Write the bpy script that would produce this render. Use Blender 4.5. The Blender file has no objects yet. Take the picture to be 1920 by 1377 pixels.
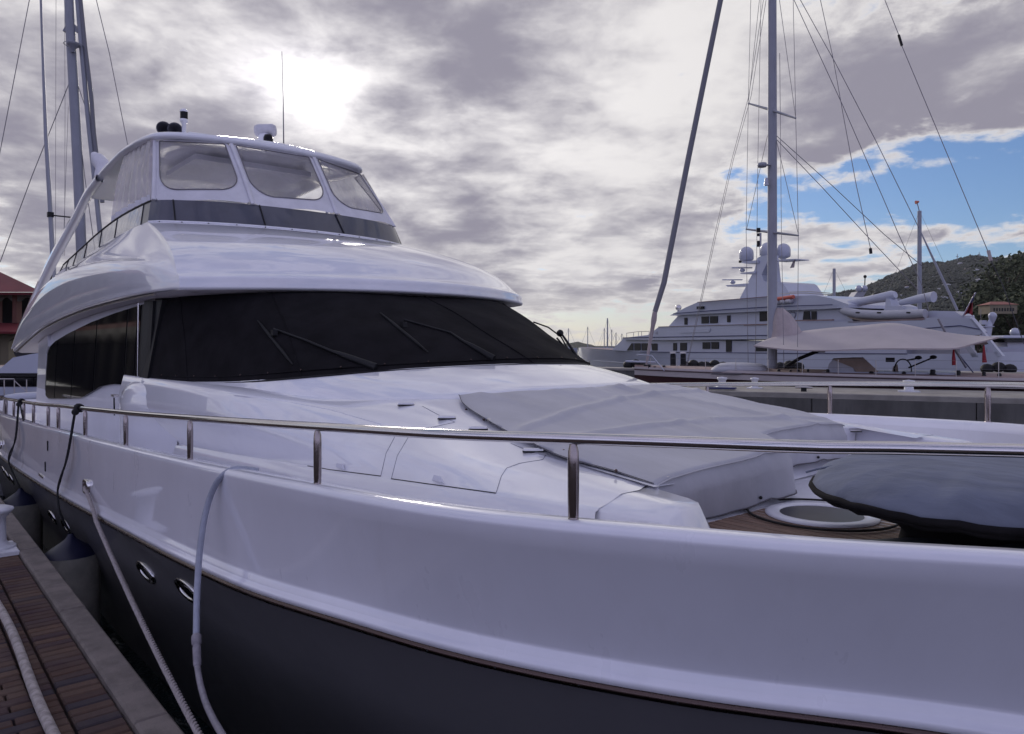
import bpy, math, random
from mathutils import Vector, Matrix
from mathutils.bvhtree import BVHTree
from math import sin, cos, pi, radians, sqrt, atan2
random.seed(7)
sc = bpy.context.scene
col = sc.collection

# ---------------------------------------------------------------- camera
EYE = 2.9                      # eye height above the water
FPX = 1400.0                   # focal length in photo pixels
TH = math.atan2(1180.0, FPX)   # angle between the view and the quay direction
CT, ST = cos(TH), sin(TH)
FWD = Vector((-CT, ST, 0)); RGT = Vector((ST, CT, 0)); UP = Vector((0, 0, 1))
CAM = Vector((0, 0, EYE))
cd = bpy.data.cameras.new('camera'); cam = bpy.data.objects.new('camera', cd); col.objects.link(cam)
cam.location = CAM
cam.rotation_euler = (pi / 2, 0, atan2(-FWD.x, FWD.y))
cd.sensor_width = 36.0; cd.lens = FPX / 1920 * 36; cd.shift_y = -38.5 / 1920
cd.clip_start = 0.05; cd.clip_end = 9000
sc.camera = cam

# ---------------------------------------------------------------- sun and sky
def px_azel(x, y):
    az = atan2(x - 960, FPX)
    return az, atan2(650 - y, sqrt(FPX**2 + (x - 960)**2))
SUN_AZ, SUN_EL = px_azel(545, 150)
def dir_of(az, el):
    return (FWD * cos(az) + RGT * sin(az)) * cos(el) + UP * sin(el)
SD = dir_of(SUN_AZ, SUN_EL)
sl = bpy.data.lights.new('sun', 'SUN'); so = bpy.data.objects.new('sun', sl); col.objects.link(so)
sl.energy = 1.4; sl.angle = radians(13); sl.color = (1.0, 0.93, 0.84)
so.rotation_euler = (-SD).to_track_quat('-Z', 'Y').to_euler(); so.location = (0, 0, 40)

w = bpy.data.worlds.new('World'); sc.world = w; w.use_nodes = True
wt = w.node_tree; wt.nodes.clear()
class NB:
    """small helper that writes node maths"""
    def __init__(s, t): s.t = t
    def n(s, typ, **k):
        nd = s.t.nodes.new(typ)
        for a, b in k.items(): setattr(nd, a, b)
        return nd
    def inp(s, nd, i, v):
        if v is None: return
        if isinstance(v, bpy.types.NodeSocket): s.t.links.new(v, nd.inputs[i])
        else: nd.inputs[i].default_value = v
    def m(s, op, a, b=None, c=None, clamp=False):
        nd = s.n('ShaderNodeMath', operation=op, use_clamp=clamp)
        s.inp(nd, 0, a); s.inp(nd, 1, b); s.inp(nd, 2, c); return nd.outputs[0]
    def vm(s, op, a, b=None, out=0):
        nd = s.n('ShaderNodeVectorMath', operation=op)
        s.inp(nd, 0, a); s.inp(nd, 1, b); return nd.outputs['Value' if op == 'DOT_PRODUCT' else 'Vector']
    def ss(s, v, a, b):
        nd = s.n('ShaderNodeMapRange', interpolation_type='SMOOTHSTEP')
        s.inp(nd, 0, v); s.inp(nd, 1, a); s.inp(nd, 2, b); return nd.outputs[0]
    def lin(s, v, a, b, c, d):
        nd = s.n('ShaderNodeMapRange')
        s.inp(nd, 0, v); s.inp(nd, 1, a); s.inp(nd, 2, b); s.inp(nd, 3, c); s.inp(nd, 4, d); return nd.outputs[0]
    def mix(s, f, a, b, mode='MIX'):
        nd = s.n('ShaderNodeMix', data_type='RGBA', blend_type=mode)
        s.inp(nd, 0, f)
        for i, v in ((6, a), (7, b)):
            if isinstance(v, (tuple, list)) and len(v) == 3: v = (*v, 1)
            s.inp(nd, i, v)
        return nd.outputs[2]
    def noise(s, vec, scale, detail=4, rough=.5, dist=0, dim='3D'):
        nd = s.n('ShaderNodeTexNoise', noise_dimensions=dim)
        s.inp(nd, 'Vector', vec); s.inp(nd, 'Scale', scale); s.inp(nd, 'Detail', detail)
        s.inp(nd, 'Roughness', rough); s.inp(nd, 'Distortion', dist); return nd.outputs[0]
b = NB(wt)
tc = b.n('ShaderNodeTexCoord')
D = tc.outputs['Generated']
sep = b.n('ShaderNodeSeparateXYZ'); wt.links.new(D, sep.inputs[0])
dz = sep.outputs[2]
df = b.vm('DOT_PRODUCT', D, tuple(FWD)); dr = b.vm('DOT_PRODUCT', D, tuple(RGT))
az = b.m('ARCTAN2', dr, df); el = b.m('ARCSINE', dz)
def blob(x, y, rx, ry):
    """a soft patch of sky round the photo direction (x, y)"""
    a0, e0 = px_azel(x, y)
    u = b.m('DIVIDE', b.m('SUBTRACT', az, a0), rx / FPX)
    v = b.m('DIVIDE', b.m('SUBTRACT', el, e0), ry / FPX)
    r = b.m('ADD', b.m('MULTIPLY', u, u), b.m('MULTIPLY', v, v))
    return b.m('EXPONENT', b.m('MULTIPLY', r, -1.0))
def total(lst):
    o = None
    for k, v in lst:
        t = b.m('MULTIPLY', v, k); o = t if o is None else b.m('ADD', o, t)
    return o
den = b.m('ADD', b.m('MAXIMUM', dz, 0.0), 0.16)
cx = b.m('DIVIDE', dr, den); cy = b.m('DIVIDE', df, den)
cmb = b.n('ShaderNodeCombineXYZ'); b.inp(cmb, 0, b.m('ADD', cx, 3.7)); b.inp(cmb, 1, b.m('ADD', cy, 1.9))
P2 = cmb.outputs[0]
cmb2 = b.n('ShaderNodeCombineXYZ'); b.inp(cmb2, 0, b.m('MULTIPLY', az, 1.0)); b.inp(cmb2, 1, b.m('MULTIPLY', el, 2.1))
P3 = cmb2.outputs[0]
n1 = b.noise(P2, 1.5, 10, .60, .2, '2D')
n2 = b.noise(P3, 3.2, 8, .55, .15, '2D')
n3 = b.noise(P2, 4.0, 8, .54, .2, '2D')
n4 = b.noise(P3, 16.0, 7, .6, .3, '2D')
def cen(v, k): return b.m('MULTIPLY', b.m('SUBTRACT', v, .5), k)
cov = b.m('ADD', .5, b.m('ADD', cen(n1, .45), b.m('ADD', cen(n2, .45), cen(n3, .45))))
cov = b.m('ADD', cov, cen(n4, .26))
cov = b.m('ADD', cov, total([(-.27, blob(1690, 330, 310, 84)), (-.13, blob(1900, 400, 160, 70)), (-.03, blob(1540, 80, 140, 60)),
                             (-.03, blob(1480, 190, 70, 60)), (.22, blob(1760, 130, 300, 90)), (.26, blob(500, 150, 800, 330)), (.16, blob(1050, 200, 520, 330)),
                             (-.10, blob(1150, 590, 260, 26)), (.13, blob(1820, 300, 90, 14)), (.12, blob(1740, 310, 40, 12)), (.10, blob(1700, 430, 300, 22))]))
mask = b.ss(cov, .405, .525)
# thickness: thin cloud is bright, thick cloud is dull lavender grey
thick = b.m('ADD', .5, b.m('ADD', b.m('ADD', cen(n2, .55), cen(n1, .35)), b.m('ADD', cen(n3, .56), cen(n4, .14))))
thick = b.m('ADD', thick, total([(.20, blob(1740, 120, 260, 110)), (.11, blob(130, 190, 260, 170)), (-.20, blob(545, 160, 110, 55)), (-.12, blob(720, 235, 150, 50)), (-.08, blob(1230, 230, 260, 130)),
                                 (-.14, blob(1330, 60, 200, 90)), (.05, blob(900, 400, 300, 90)), (-.12, blob(1250, 490, 500, 40)), (.25, blob(1215, 528, 38, 20)),
                                 (.10, blob(960, 110, 170, 60)), (-.14, blob(1100, 620, 1400, 60)), (.16, blob(700, 190, 75, 22)), (.06, blob(1130, 160, 120, 40))]))
tk = b.m('MULTIPLY', b.ss(thick, .26, .70), b.ss(cov, .46, .60))
glow = b.m('ADD', blob(545, 150, 95, 60), b.m('MULTIPLY', blob(600, 170, 520, 260), .34))
back = b.ss(df, .55, -.5)           # sky behind the view, set bluer and brighter to light the hull
bright = b.mix(back, (.80, .775, .775), (.74, .72, 1.0))
dark = b.mix(back, (.30, .285, .35), (.44, .43, .66))
cc = b.mix(tk, bright, dark)
gl = b.m('ADD', 1.0, b.m('MULTIPLY', b.m('MULTIPLY', glow, b.m('SUBTRACT', 1.15, tk)), .85))
vs = b.n('ShaderNodeVectorMath', operation='SCALE'); b.inp(vs, 0, cc); b.inp(vs, 3, gl)
cloud = vs.outputs[0]
sky = b.n('ShaderNodeTexSky', sky_type='NISHITA')
sky.sun_disc = False; sky.sun_elevation = SUN_EL
sky.sun_rotation = atan2(SD.x, SD.y); sky.altitude = 0; sky.air_density = 1.0; sky.dust_density = .4; sky.ozone_density = 2.0
blue = b.mix(1.0, sky.outputs[0], (.62, .74, 1.0), 'MULTIPLY')
hz = b.mix(b.ss(dz, .10, .0), (0, 0, 0), (1, 1, 1))
c10 = b.n('ShaderNodeVectorMath', operation='SCALE'); b.inp(c10, 0, cloud); b.inp(c10, 3, 10.0)
mx = b.mix(mask, blue, c10.outputs[0])
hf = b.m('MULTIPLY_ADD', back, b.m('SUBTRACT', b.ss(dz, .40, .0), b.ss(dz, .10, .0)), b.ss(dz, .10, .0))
mx = b.mix(b.m('MULTIPLY', hf, .72), mx, b.mix(back, (7.0, 6.6, 6.1), (8.6, 8.6, 13.0)))  # low sky behind the view is raised to lift the hull's brightness
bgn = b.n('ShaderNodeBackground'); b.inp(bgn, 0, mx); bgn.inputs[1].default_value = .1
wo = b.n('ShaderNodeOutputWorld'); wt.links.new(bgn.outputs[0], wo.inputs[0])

sc.view_settings.view_transform = 'Standard'; sc.view_settings.look = 'None'
sc.view_settings.exposure = 0.0; sc.view_settings.gamma = 1.0
sc.render.engine = 'CYCLES'
sc.cycles.use_denoising = True
sc.cycles.max_bounces = 8; sc.cycles.transparent_max_bounces = 12
sc.cycles.caustics_reflective = False; sc.cycles.caustics_refractive = False

# ---------------------------------------------------------------- placing helpers
def P(a, t, dz): return Vector((-a, t, EYE + dz))          # metres aft, metres off the eye towards the boat, height over the eye
YC = 3.9                                                   # the yacht's centre line
def ray(x, y): return FWD + RGT * ((x - 960) / FPX) + UP * ((650 - y) / FPX)
def at_t(x, y, t): d = ray(x, y); return CAM + d * (t / d.y)
def at_dz(x, y, z): d = ray(x, y); return CAM + d * (z / d.z)
def at_Z(x, y, Z): return CAM + ray(x, y) * Z
def at_pl(x, y, p, n): d = ray(x, y); return CAM + d * ((p - CAM).dot(n) / d.dot(n))
def proj(p):
    v = p - CAM; Z = v.dot(FWD); return 960 + FPX * v.dot(RGT) / Z, 650 - FPX * v.z / Z
def lerp(a, b_, f): return a + (b_ - a) * f
def interp(tab, x):
    if x <= tab[0][0]: return tab[0][1:] if len(tab[0]) > 2 else tab[0][1]
    for (p, q) in zip(tab, tab[1:]):
        if x <= q[0]:
            f = (x - p[0]) / (q[0] - p[0])
            r = [lerp(u, v, f) for u, v in zip(p[1:], q[1:])]
            return r if len(r) > 1 else r[0]
    return tab[-1][1:] if len(tab[-1]) > 2 else tab[-1][1]
def crom(pts, n):
    """n points along a centripetal-like Catmull-Rom curve through pts (any dimension)"""
    pts = [tuple(p) for p in pts]; m = len(pts)
    if m == 2: return [tuple(lerp(a, c, i / (n - 1)) for a, c in zip(*pts)) for i in range(n)]
    # knots by chord length
    k = [0.0]
    for p, q in zip(pts, pts[1:]): k.append(k[-1] + max(1e-6, math.dist(p, q)) ** .75)
    out = []; T = k[-1]
    tg = []
    for i in range(m):
        if i == 0: tg.append([(c - a) / (k[1] - k[0]) for a, c in zip(pts[0], pts[1])])
        elif i == m - 1: tg.append([(c - a) / (k[-1] - k[-2]) for a, c in zip(pts[-2], pts[-1])])
        else:
            h0, h1 = k[i] - k[i - 1], k[i + 1] - k[i]
            tg.append([((q - p) / h0 * h1 + (r - q) / h1 * h0) / (h0 + h1) for p, q, r in zip(pts[i - 1], pts[i], pts[i + 1])])
    j = 0
    for i in range(n):
        x = T * i / (n - 1)
        while j < m - 2 and x > k[j + 1]: j += 1
        h = k[j + 1] - k[j]; s = (x - k[j]) / h
        h00 = 2*s**3 - 3*s**2 + 1; h10 = s**3 - 2*s**2 + s; h01 = -2*s**3 + 3*s**2; h11 = s**3 - s**2
        out.append(tuple(h00*p + h10*h*u + h01*q + h11*h*v for p, q, u, v in zip(pts[j], pts[j + 1], tg[j], tg[j + 1])))
    return out

def crom_iv(pts, k):
    """Catmull-Rom with k samples for every control interval"""
    out = []; m = len(pts)
    for i in range(m - 1):
        p0 = pts[max(i - 1, 0)]; p1_ = pts[i]; p2_ = pts[i + 1]; p3_ = pts[min(i + 2, m - 1)]
        for s in range(k):
            t_ = s / k
            out.append(tuple(lerp(b_, c_, t_) + t_*(1 - t_)*.5*((1 - t_)*(c_ - a_ - (c_ - b_)*2 + (c_ - b_)*0) *0 + 0) for a_, b_, c_, d_ in zip(p0, p1_, p2_, p3_)) if False else
                       tuple(.5*((2*b_) + (-a_ + c_)*t_ + (2*a_ - 5*b_ + 4*c_ - d_)*t_*t_ + (-a_ + 3*b_ - 3*c_ + d_)*t_**3) for a_, b_, c_, d_ in zip(p0, p1_, p2_, p3_)))
    out.append(tuple(pts[-1])); return out
# ---------------------------------------------------------------- mesh helpers
class MB:
    def __init__(s): s.v = []; s.f = []; s.sm = []
    def add(s, vs, fs, smooth=True):
        o = len(s.v); s.v += [Vector(v) for v in vs]
        s.f += [tuple(i + o for i in f) for f in fs]; s.sm += [smooth] * len(fs); return s
    def grid(s, rows, smooth=True, cu=False, cv=False):
        n = len(rows); m = len(rows[0]); vs = [p for r in rows for p in r]; fs = []
        for i in range(n if cv else n - 1):
            for j in range(m if cu else m - 1):
                i2 = (i + 1) % n; j2 = (j + 1) % m
                fs.append((i*m + j, i*m + j2, i2*m + j2, i2*m + j))
        return s.add(vs, fs, smooth)
    def tube(s, pts, r, seg=8, caps=True, flat=None, smooth=True):
        pts = [Vector(p) for p in pts]; n = len(pts)
        rr = r if isinstance(r, (list, tuple)) else [r] * n
        rows = []; nrm = None
        for i, p in enumerate(pts):
            t = (pts[min(i + 1, n - 1)] - pts[max(i - 1, 0)]).normalized()
            if nrm is None:
                nrm = t.orthogonal().normalized()
                if flat is not None: nrm = (Vector(flat[0]) - t * t.dot(Vector(flat[0]))).normalized()
            else: nrm = (nrm - t * t.dot(nrm)).normalized()
            bn = t.cross(nrm)
            k = flat[1] if flat is not None else 1.0
            rows.append([p + nrm * (rr[i] * cos(2*pi*j/seg)) + bn * (rr[i] * k * sin(2*pi*j/seg)) for j in range(seg)])
        s.grid(rows, smooth, cu=True)
        if caps:
            o = len(s.v); s.add(rows[0], [tuple(range(seg))[::-1]], False); s.add(rows[-1], [tuple(range(seg))], False)
        return s
    def box(s, c, size, ax=None, smooth=False):
        c = Vector(c); X, Y, Z = ax if ax else (Vector((1,0,0)), Vector((0,1,0)), Vector((0,0,1)))
        X = X * size[0]/2; Y = Y * size[1]/2; Z = Z * size[2]/2
        vs = [c + X*i + Y*j + Z*k for k in (-1,1) for j in (-1,1) for i in (-1,1)]
        return s.add(vs, [(0,2,3,1),(4,5,7,6),(0,1,5,4),(2,6,7,3),(0,4,6,2),(1,3,7,5)], smooth)
    def cbox(s, c, size, ch=.01, ax=None):
        """box with chamfered upper edges"""
        c = Vector(c); X, Y, Z = ax if ax else (Vector((1,0,0)), Vector((0,1,0)), Vector((0,0,1)))
        def ring(k, z): return [c + X*(i*(size[0]/2 - k)) + Y*(j*(size[1]/2 - k)) + Z*z for i, j in ((-1,-1),(1,-1),(1,1),(-1,1))]
        rows = [ring(0, -size[2]/2), ring(0, size[2]/2 - ch), ring(ch, size[2]/2)]
        s.grid(rows, False, cu=True); return s.add(rows[2], [(0,1,2,3)], False)
    def lathe(s, base, prof, seg=20, axis=UP, smooth=True, closed=False):
        axis = Vector(axis).normalized(); e1 = axis.orthogonal().normalized(); e2 = axis.cross(e1)
        rows = [[Vector(base) + axis*h + (e1*cos(2*pi*j/seg) + e2*sin(2*pi*j/seg))*max(r, 1e-4) for j in range(seg)] for r, h in prof]
        return s.grid(rows, smooth, cu=True)
    def prism(s, poly, vec, smooth=False):
        poly = [Vector(p) for p in poly]; n = len(poly); vec = Vector(vec)
        q = [p + vec for p in poly]
        s.add(poly + q, [(i, (i+1) % n, (i+1) % n + n, i + n) for i in range(n)], smooth)
        s.add(poly, [tuple(range(n))[::-1]], False); return s.add(q, [tuple(range(n))], False)
    def ball(s, c, r, seg=14, rings=8, sc3=(1,1,1)):
        rows = []
        for i in range(rings + 1):
            ph = pi * i / rings
            rows.append([Vector(c) + Vector((max(sin(ph),1e-4)*cos(2*pi*j/seg)*r*sc3[0], max(sin(ph),1e-4)*sin(2*pi*j/seg)*r*sc3[1], -cos(ph)*r*sc3[2])) for j in range(seg)])
        return s.grid(rows, True, cu=True)
    def mesh(s, name, mat, off=Vector((0,0,0))):
        me = bpy.data.meshes.new(name)
        me.from_pydata([v - off for v in s.v], [], s.f)
        me.polygons.foreach_set('use_smooth', s.sm)
        me.materials.append(mat)
        me.update()
        return me
    def build(s, name, mat, parent=None, origin=None):
        if parent is not None: off = Vector(parent['o3'])
        elif origin is not None: off = Vector(origin)
        else:
            xs = [v.x for v in s.v]; ys = [v.y for v in s.v]; off = Vector(((min(xs)+max(xs))/2, (min(ys)+max(ys))/2, min(v.z for v in s.v)))
        o = bpy.data.objects.new(name, s.mesh(name, mat, off)); col.objects.link(o)
        if parent is not None: o.parent = parent
        else: o.location = off
        o['o3'] = tuple(off)
        return o
def weld(o, d=1e-4):
    import bmesh
    bm = bmesh.new(); bm.from_mesh(o.data); bmesh.ops.remove_doubles(bm, verts=bm.verts, dist=d)
    bmesh.ops.recalc_face_normals(bm, faces=bm.faces); bm.to_mesh(o.data); bm.free(); return o
def tag(o, label=None, cat=None, group=None, kind=None):
    if label: o['label'] = label
    if cat: o['category'] = cat
    if group: o['group'] = group
    if kind: o['kind'] = kind
    return o
def thing(name, loc, label, cat, group=None):
    o = bpy.data.objects.new(name, None); col.objects.link(o); o.location = loc; o['o3'] = tuple(loc)
    o.empty_display_size = .2
    return tag(o, label, cat, group)
def copy_tree(o, loc=None, label=None, parent=None):
    c = o.copy(); col.objects.link(c)
    if parent is not None: c.parent = parent
    for ch in [k for k in bpy.data.objects if k.parent == o and k != c]: copy_tree(ch, None, None, c)
    if loc is not None: c.location = loc
    if label: c['label'] = label
    return c

# ---------------------------------------------------------------- materials
def mat(name, rgb, rough=.5, metal=0.0, coat=0.0, var=.0, vscale=3.0, bump=0.0, bscale=40.0, spec=.5, alpha=None, rvar=0.0, sheen=0.0, stretch=None, grime=None):
    m = bpy.data.materials.new(name); m.use_nodes = True
    t = m.node_tree; q = NB(t); pb = t.nodes['Principled BSDF']
    tcn = q.n('ShaderNodeTexCoord'); v = tcn.outputs['Object']
    if stretch:
        mp = q.n('ShaderNodeMapping'); t.links.new(v, mp.inputs[0]); mp.inputs['Scale'].default_value = stretch; v = mp.outputs[0]
    pb.inputs['Roughness'].default_value = rough; pb.inputs['Metallic'].default_value = metal
    pb.inputs['Coat Weight'].default_value = coat; pb.inputs['Coat Roughness'].default_value = .03; pb.inputs['Coat IOR'].default_value = 1.6
    pb.inputs['Specular IOR Level'].default_value = spec
    pb.inputs['Sheen Weight'].default_value = sheen
    base = (*rgb, 1)
    if var > 0:
        nz = q.noise(v, vscale, 6, .6)
        base = q.mix(q.ss(nz, .3, .7), tuple(c*(1 - var) for c in rgb), tuple(min(1, c*(1 + var*.6)) for c in rgb))
    if grime:
        nz = q.noise(v, grime[1], 8, .7, .3)
        base = q.mix(q.m('MULTIPLY', q.ss(nz, .52, .75), grime[2]), base, grime[0])
    q.inp(pb, 'Base Color', base)
    if rvar > 0:
        nz = q.noise(v, vscale*2.3, 5, .6)
        q.inp(pb, 'Roughness', q.lin(nz, .3, .7, max(.02, rough - rvar), rough + rvar))
    if bump > 0:
        nz = q.noise(v, bscale, 5, .6)
        bn = q.n('ShaderNodeBump'); bn.inputs['Strength'].default_value = 1.0; bn.inputs['Distance'].default_value = bump
        q.inp(bn, 'Height', nz); t.links.new(bn.outputs[0], pb.inputs['Normal'])
    return m
M = {}
M['gel'] = mat('white_gelcoat', (.81, .81, .86), .34, coat=1.0, var=.05, vscale=1.3, rvar=.06, bump=.0016, bscale=1.3, grime=((.70,.70,.76), 2.5, .5), spec=.5)
M['gel_low'] = mat('white_gelcoat_dull', (.74, .74, .80), .42, coat=.35, var=.05, vscale=2.0, rvar=.06)
M['hull_grey'] = mat('dark_grey_hull_paint', (.135, .13, .142), .36, coat=.35, var=.08, vscale=1.2, rvar=.05, bump=.0015, bscale=1.2, grime=((.17,.165,.165), 1.1, .3))
M['steel'] = mat('polished_steel', (.62, .60, .60), .13, metal=1.0, rvar=.05, vscale=9)
M['steel_rough'] = mat('brushed_steel', (.5, .47, .46), .28, metal=1.0)
M['rub'] = mat('dark_rub_rail', (.10, .072, .066), .28, metal=1.0, rvar=.08, vscale=6)
M['black_fab'] = mat('black_mesh_fabric', (.0115, .0105, .0125), .95, var=.3, vscale=5, bump=.005, bscale=9, spec=.12)
M['black'] = mat('black_plastic', (.007, .007, .009), .5, spec=.3)
M['glass_dark'] = mat('dark_window_glass', (.005, .005, .007), .05, spec=.22)
M['hornm'] = mat('tarnished_horn', (.10,.10,.12), .35, metal=.6)
M['latch'] = mat('satin_chrome', (.80, .80, .83), .35, metal=.6)
M['steel_st'] = mat('stanchion_steel', (.30, .26, .255), .16, metal=1.0, rvar=.05, vscale=9)  # darker copy of the rail steel; dark reflections put into its colour
M['stay'] = mat('furled_sail_cover', (.20, .20, .23), .7)
M['gel_hull'] = mat('topside_gelcoat', (.81, .81, .885), .32, coat=1.0, var=.045, vscale=1.3, rvar=.07, bump=.0022, bscale=1.1, stretch=(1.3, 1.3, .4), grime=((.70,.69,.73), 3.0, .25))  # stretched colour streaks stand for scuffs and for streaky reflections
M['far_glass'] = mat('far_window_glass', (.012, .011, .015), .35, spec=.25)
M['acrylic'] = mat('smoked_acrylic', (.02, .02, .026), .35, spec=.25)
M['rubber'] = mat('black_rubber', (.009, .009, .011), .65, spec=.3)
M['seam'] = mat('panel_seam', (.20, .20, .25), .7)
M['cover'] = mat('pale_grey_vinyl_cover', (.42, .42, .465), .62, var=.09, vscale=2.5, bump=.007, bscale=4, stretch=(.7,1.6,1))
M['cover_hem'] = mat('grey_cover_hem', (.10, .095, .11), .8)
M['table_cov'] = mat('worn_blue_grey_canvas', (.15, .168, .225), .9, var=.16, vscale=5, bump=.010, bscale=5, stretch=(.7, 2.6, 1), grime=((.20,.215,.26), 6, .4), spec=.2)
M['navy_cov'] = mat('dark_teal_canvas', (.03, .04, .06), .85, var=.4, vscale=4, bump=.012, bscale=4)
M['teak'] = mat('weathered_teak', (.20, .125, .09), .7, var=.35, vscale=14, stretch=(.3, 4, 4), bump=.001, bscale=60)
M['caulk'] = mat('black_caulking', (.015, .013, .013), .8)
M['white_fab'] = mat('white_marine_fabric', (.66, .65, .70), .7, var=.08, vscale=5, bump=.003, bscale=14)
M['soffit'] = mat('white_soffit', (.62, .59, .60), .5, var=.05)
M['tint'] = mat('grey_mesh_screen', (.058, .061, .088), .35, var=.2, vscale=3, coat=.3)
M['tint2'] = mat('grey_clear_screen', (.27, .26, .30), .22, var=.2, vscale=6, coat=.5)
M['rope'] = mat('pale_rope', (.36, .32, .31), .9, var=.25, vscale=60, bump=.002, bscale=220)
M['oldrope'] = mat('weathered_cable', (.36, .32, .30), .9, var=.35, vscale=22, bump=.003, bscale=80)
M['blackrope'] = mat('black_rope', (.012, .012, .014), .85)
M['hose'] = mat('white_cable_sheath', (.33, .35, .43), .4, var=.1, vscale=20)
M['hose_dark'] = mat('grey_cable_sheath', (.26, .24, .27), .55, var=.2, vscale=30)
M['blue'] = mat('navy_fender_cap', (.008, .010, .042), .4)
M['fender'] = mat('dirty_white_fender', (.46, .44, .38), .55, var=.25, vscale=5, grime=((.2,.18,.14), 4, .7))
M['bollard'] = mat('white_painted_iron', (.62, .62, .66), .4, var=.1, vscale=6, grime=((.3,.27,.25), 9, .5))
M['stone'] = mat('quay_stone', (.175, .148, .132), .85, var=.28, vscale=7, bump=.004, bscale=90, grime=((.09,.08,.08), 3, .6))
M['grout'] = mat('sand_joint', (.05, .038, .034), .95, var=.3, vscale=30)
M['concrete'] = mat('pier_concrete', (.125, .12, .112), .9, var=.35, vscale=.9, bump=.02, bscale=5, stretch=(1, 1, .3), grime=((.05,.05,.05), .7, .8))
M['conc_top'] = mat('pier_top_concrete', (.30, .28, .25), .9, var=.2, vscale=1.5, bump=.01, bscale=20)
M['mast'] = mat('painted_mast', (.30, .31, .36), .5, var=.08, vscale=1.0)
M['wire'] = mat('rigging_wire', (.20, .19, .21), .4, metal=.6)
M['wire_dark'] = mat('dark_rigging_line', (.05, .05, .06), .7)
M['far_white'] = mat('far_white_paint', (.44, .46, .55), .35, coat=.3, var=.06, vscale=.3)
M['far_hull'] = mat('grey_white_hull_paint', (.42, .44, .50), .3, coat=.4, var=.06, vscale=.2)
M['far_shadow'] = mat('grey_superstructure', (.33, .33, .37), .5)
M['awning'] = mat('greige_awning', (.44, .395, .395), .85, var=.07, vscale=.8, bump=.03, bscale=1.2)
M['sailcover'] = mat('tan_sail_cover', (.42, .36, .36), .85, var=.15, vscale=1.5, bump=.03, bscale=3)
M['dodger'] = mat('tan_canvas', (.30, .225, .18), .85, var=.2, vscale=2, bump=.02, bscale=4)
M['maroon'] = mat('maroon_hull', (.045, .014, .018), .35, coat=.4)
M['teakfar'] = mat('pinkish_deck', (.28, .20, .19), .8, var=.2, vscale=2)
M['navyline'] = mat('navy_stripe', (.02, .025, .10), .5)
M['red'] = mat('red_cloth', (.25, .012, .022), .8, var=.2, vscale=2)
M['orange'] = mat('orange_red_lifebuoy', (.55, .12, .08), .6)
M['roof_red'] = mat('red_metal_roof', (.17, .024, .030), .6, var=.2, vscale=.4)
M['wall_cream'] = mat('cream_render', (.24, .20, .135), .85, var=.15, vscale=.5)
M['wall_pink'] = mat('rose_column', (.16, .07, .055), .85, var=.1, vscale=.5)
M['arch_grey'] = mat('grey_arch_trim', (.20, .19, .17), .8)
M['rib_tube'] = mat('grey_rib_tube', (.42, .42, .46), .55, var=.05)
M['tan'] = mat('tan_rib_hull', (.42, .34, .28), .5)
M['dark_shade'] = mat('dark_interior', (.02, .018, .02), .8)  # near-black colour standing in for shade in openings and arcades
M['yellow'] = mat('yellow_canvas', (.50, .30, .07), .7)

def vinyl(name, rgb, alpha, rough=.12):
    m = bpy.data.materials.new(name); m.use_nodes = True; t = m.node_tree; t.nodes.clear(); q = NB(t)
    o = q.n('ShaderNodeOutputMaterial'); tr = q.n('ShaderNodeBsdfTransparent'); pb = q.n('ShaderNodeBsdfPrincipled')
    mixn = q.n('ShaderNodeMixShader'); tcn = q.n('ShaderNodeTexCoord')
    nz = q.noise(tcn.outputs['Object'], 2.2, 6, .6, .6)
    q.inp(pb, 'Base Color', (*rgb, 1)); pb.inputs['Roughness'].default_value = rough
    q.inp(mixn, 0, q.lin(nz, .35, .65, max(0, alpha - .13), alpha + .13))
    bn = q.n('ShaderNodeBump'); bn.inputs['Distance'].default_value = .012
    q.inp(bn, 'Height', q.noise(tcn.outputs['Object'], 3.5, 3, .5, .4)); t.links.new(bn.outputs[0], pb.inputs['Normal'])
    t.links.new(tr.outputs[0], mixn.inputs[1]); t.links.new(pb.outputs[0], mixn.inputs[2]); t.links.new(mixn.outputs[0], o.inputs[0])
    return m
M['vinyl'] = vinyl('clear_vinyl', (.50, .48, .54), .27)
M['vinyl_side'] = vinyl('creased_clear_vinyl', (.50, .46, .50), .62, .2)
M['glass_fly'] = vinyl('smoked_fly_screen', (.20, .19, .22), .72, .1)

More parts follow.
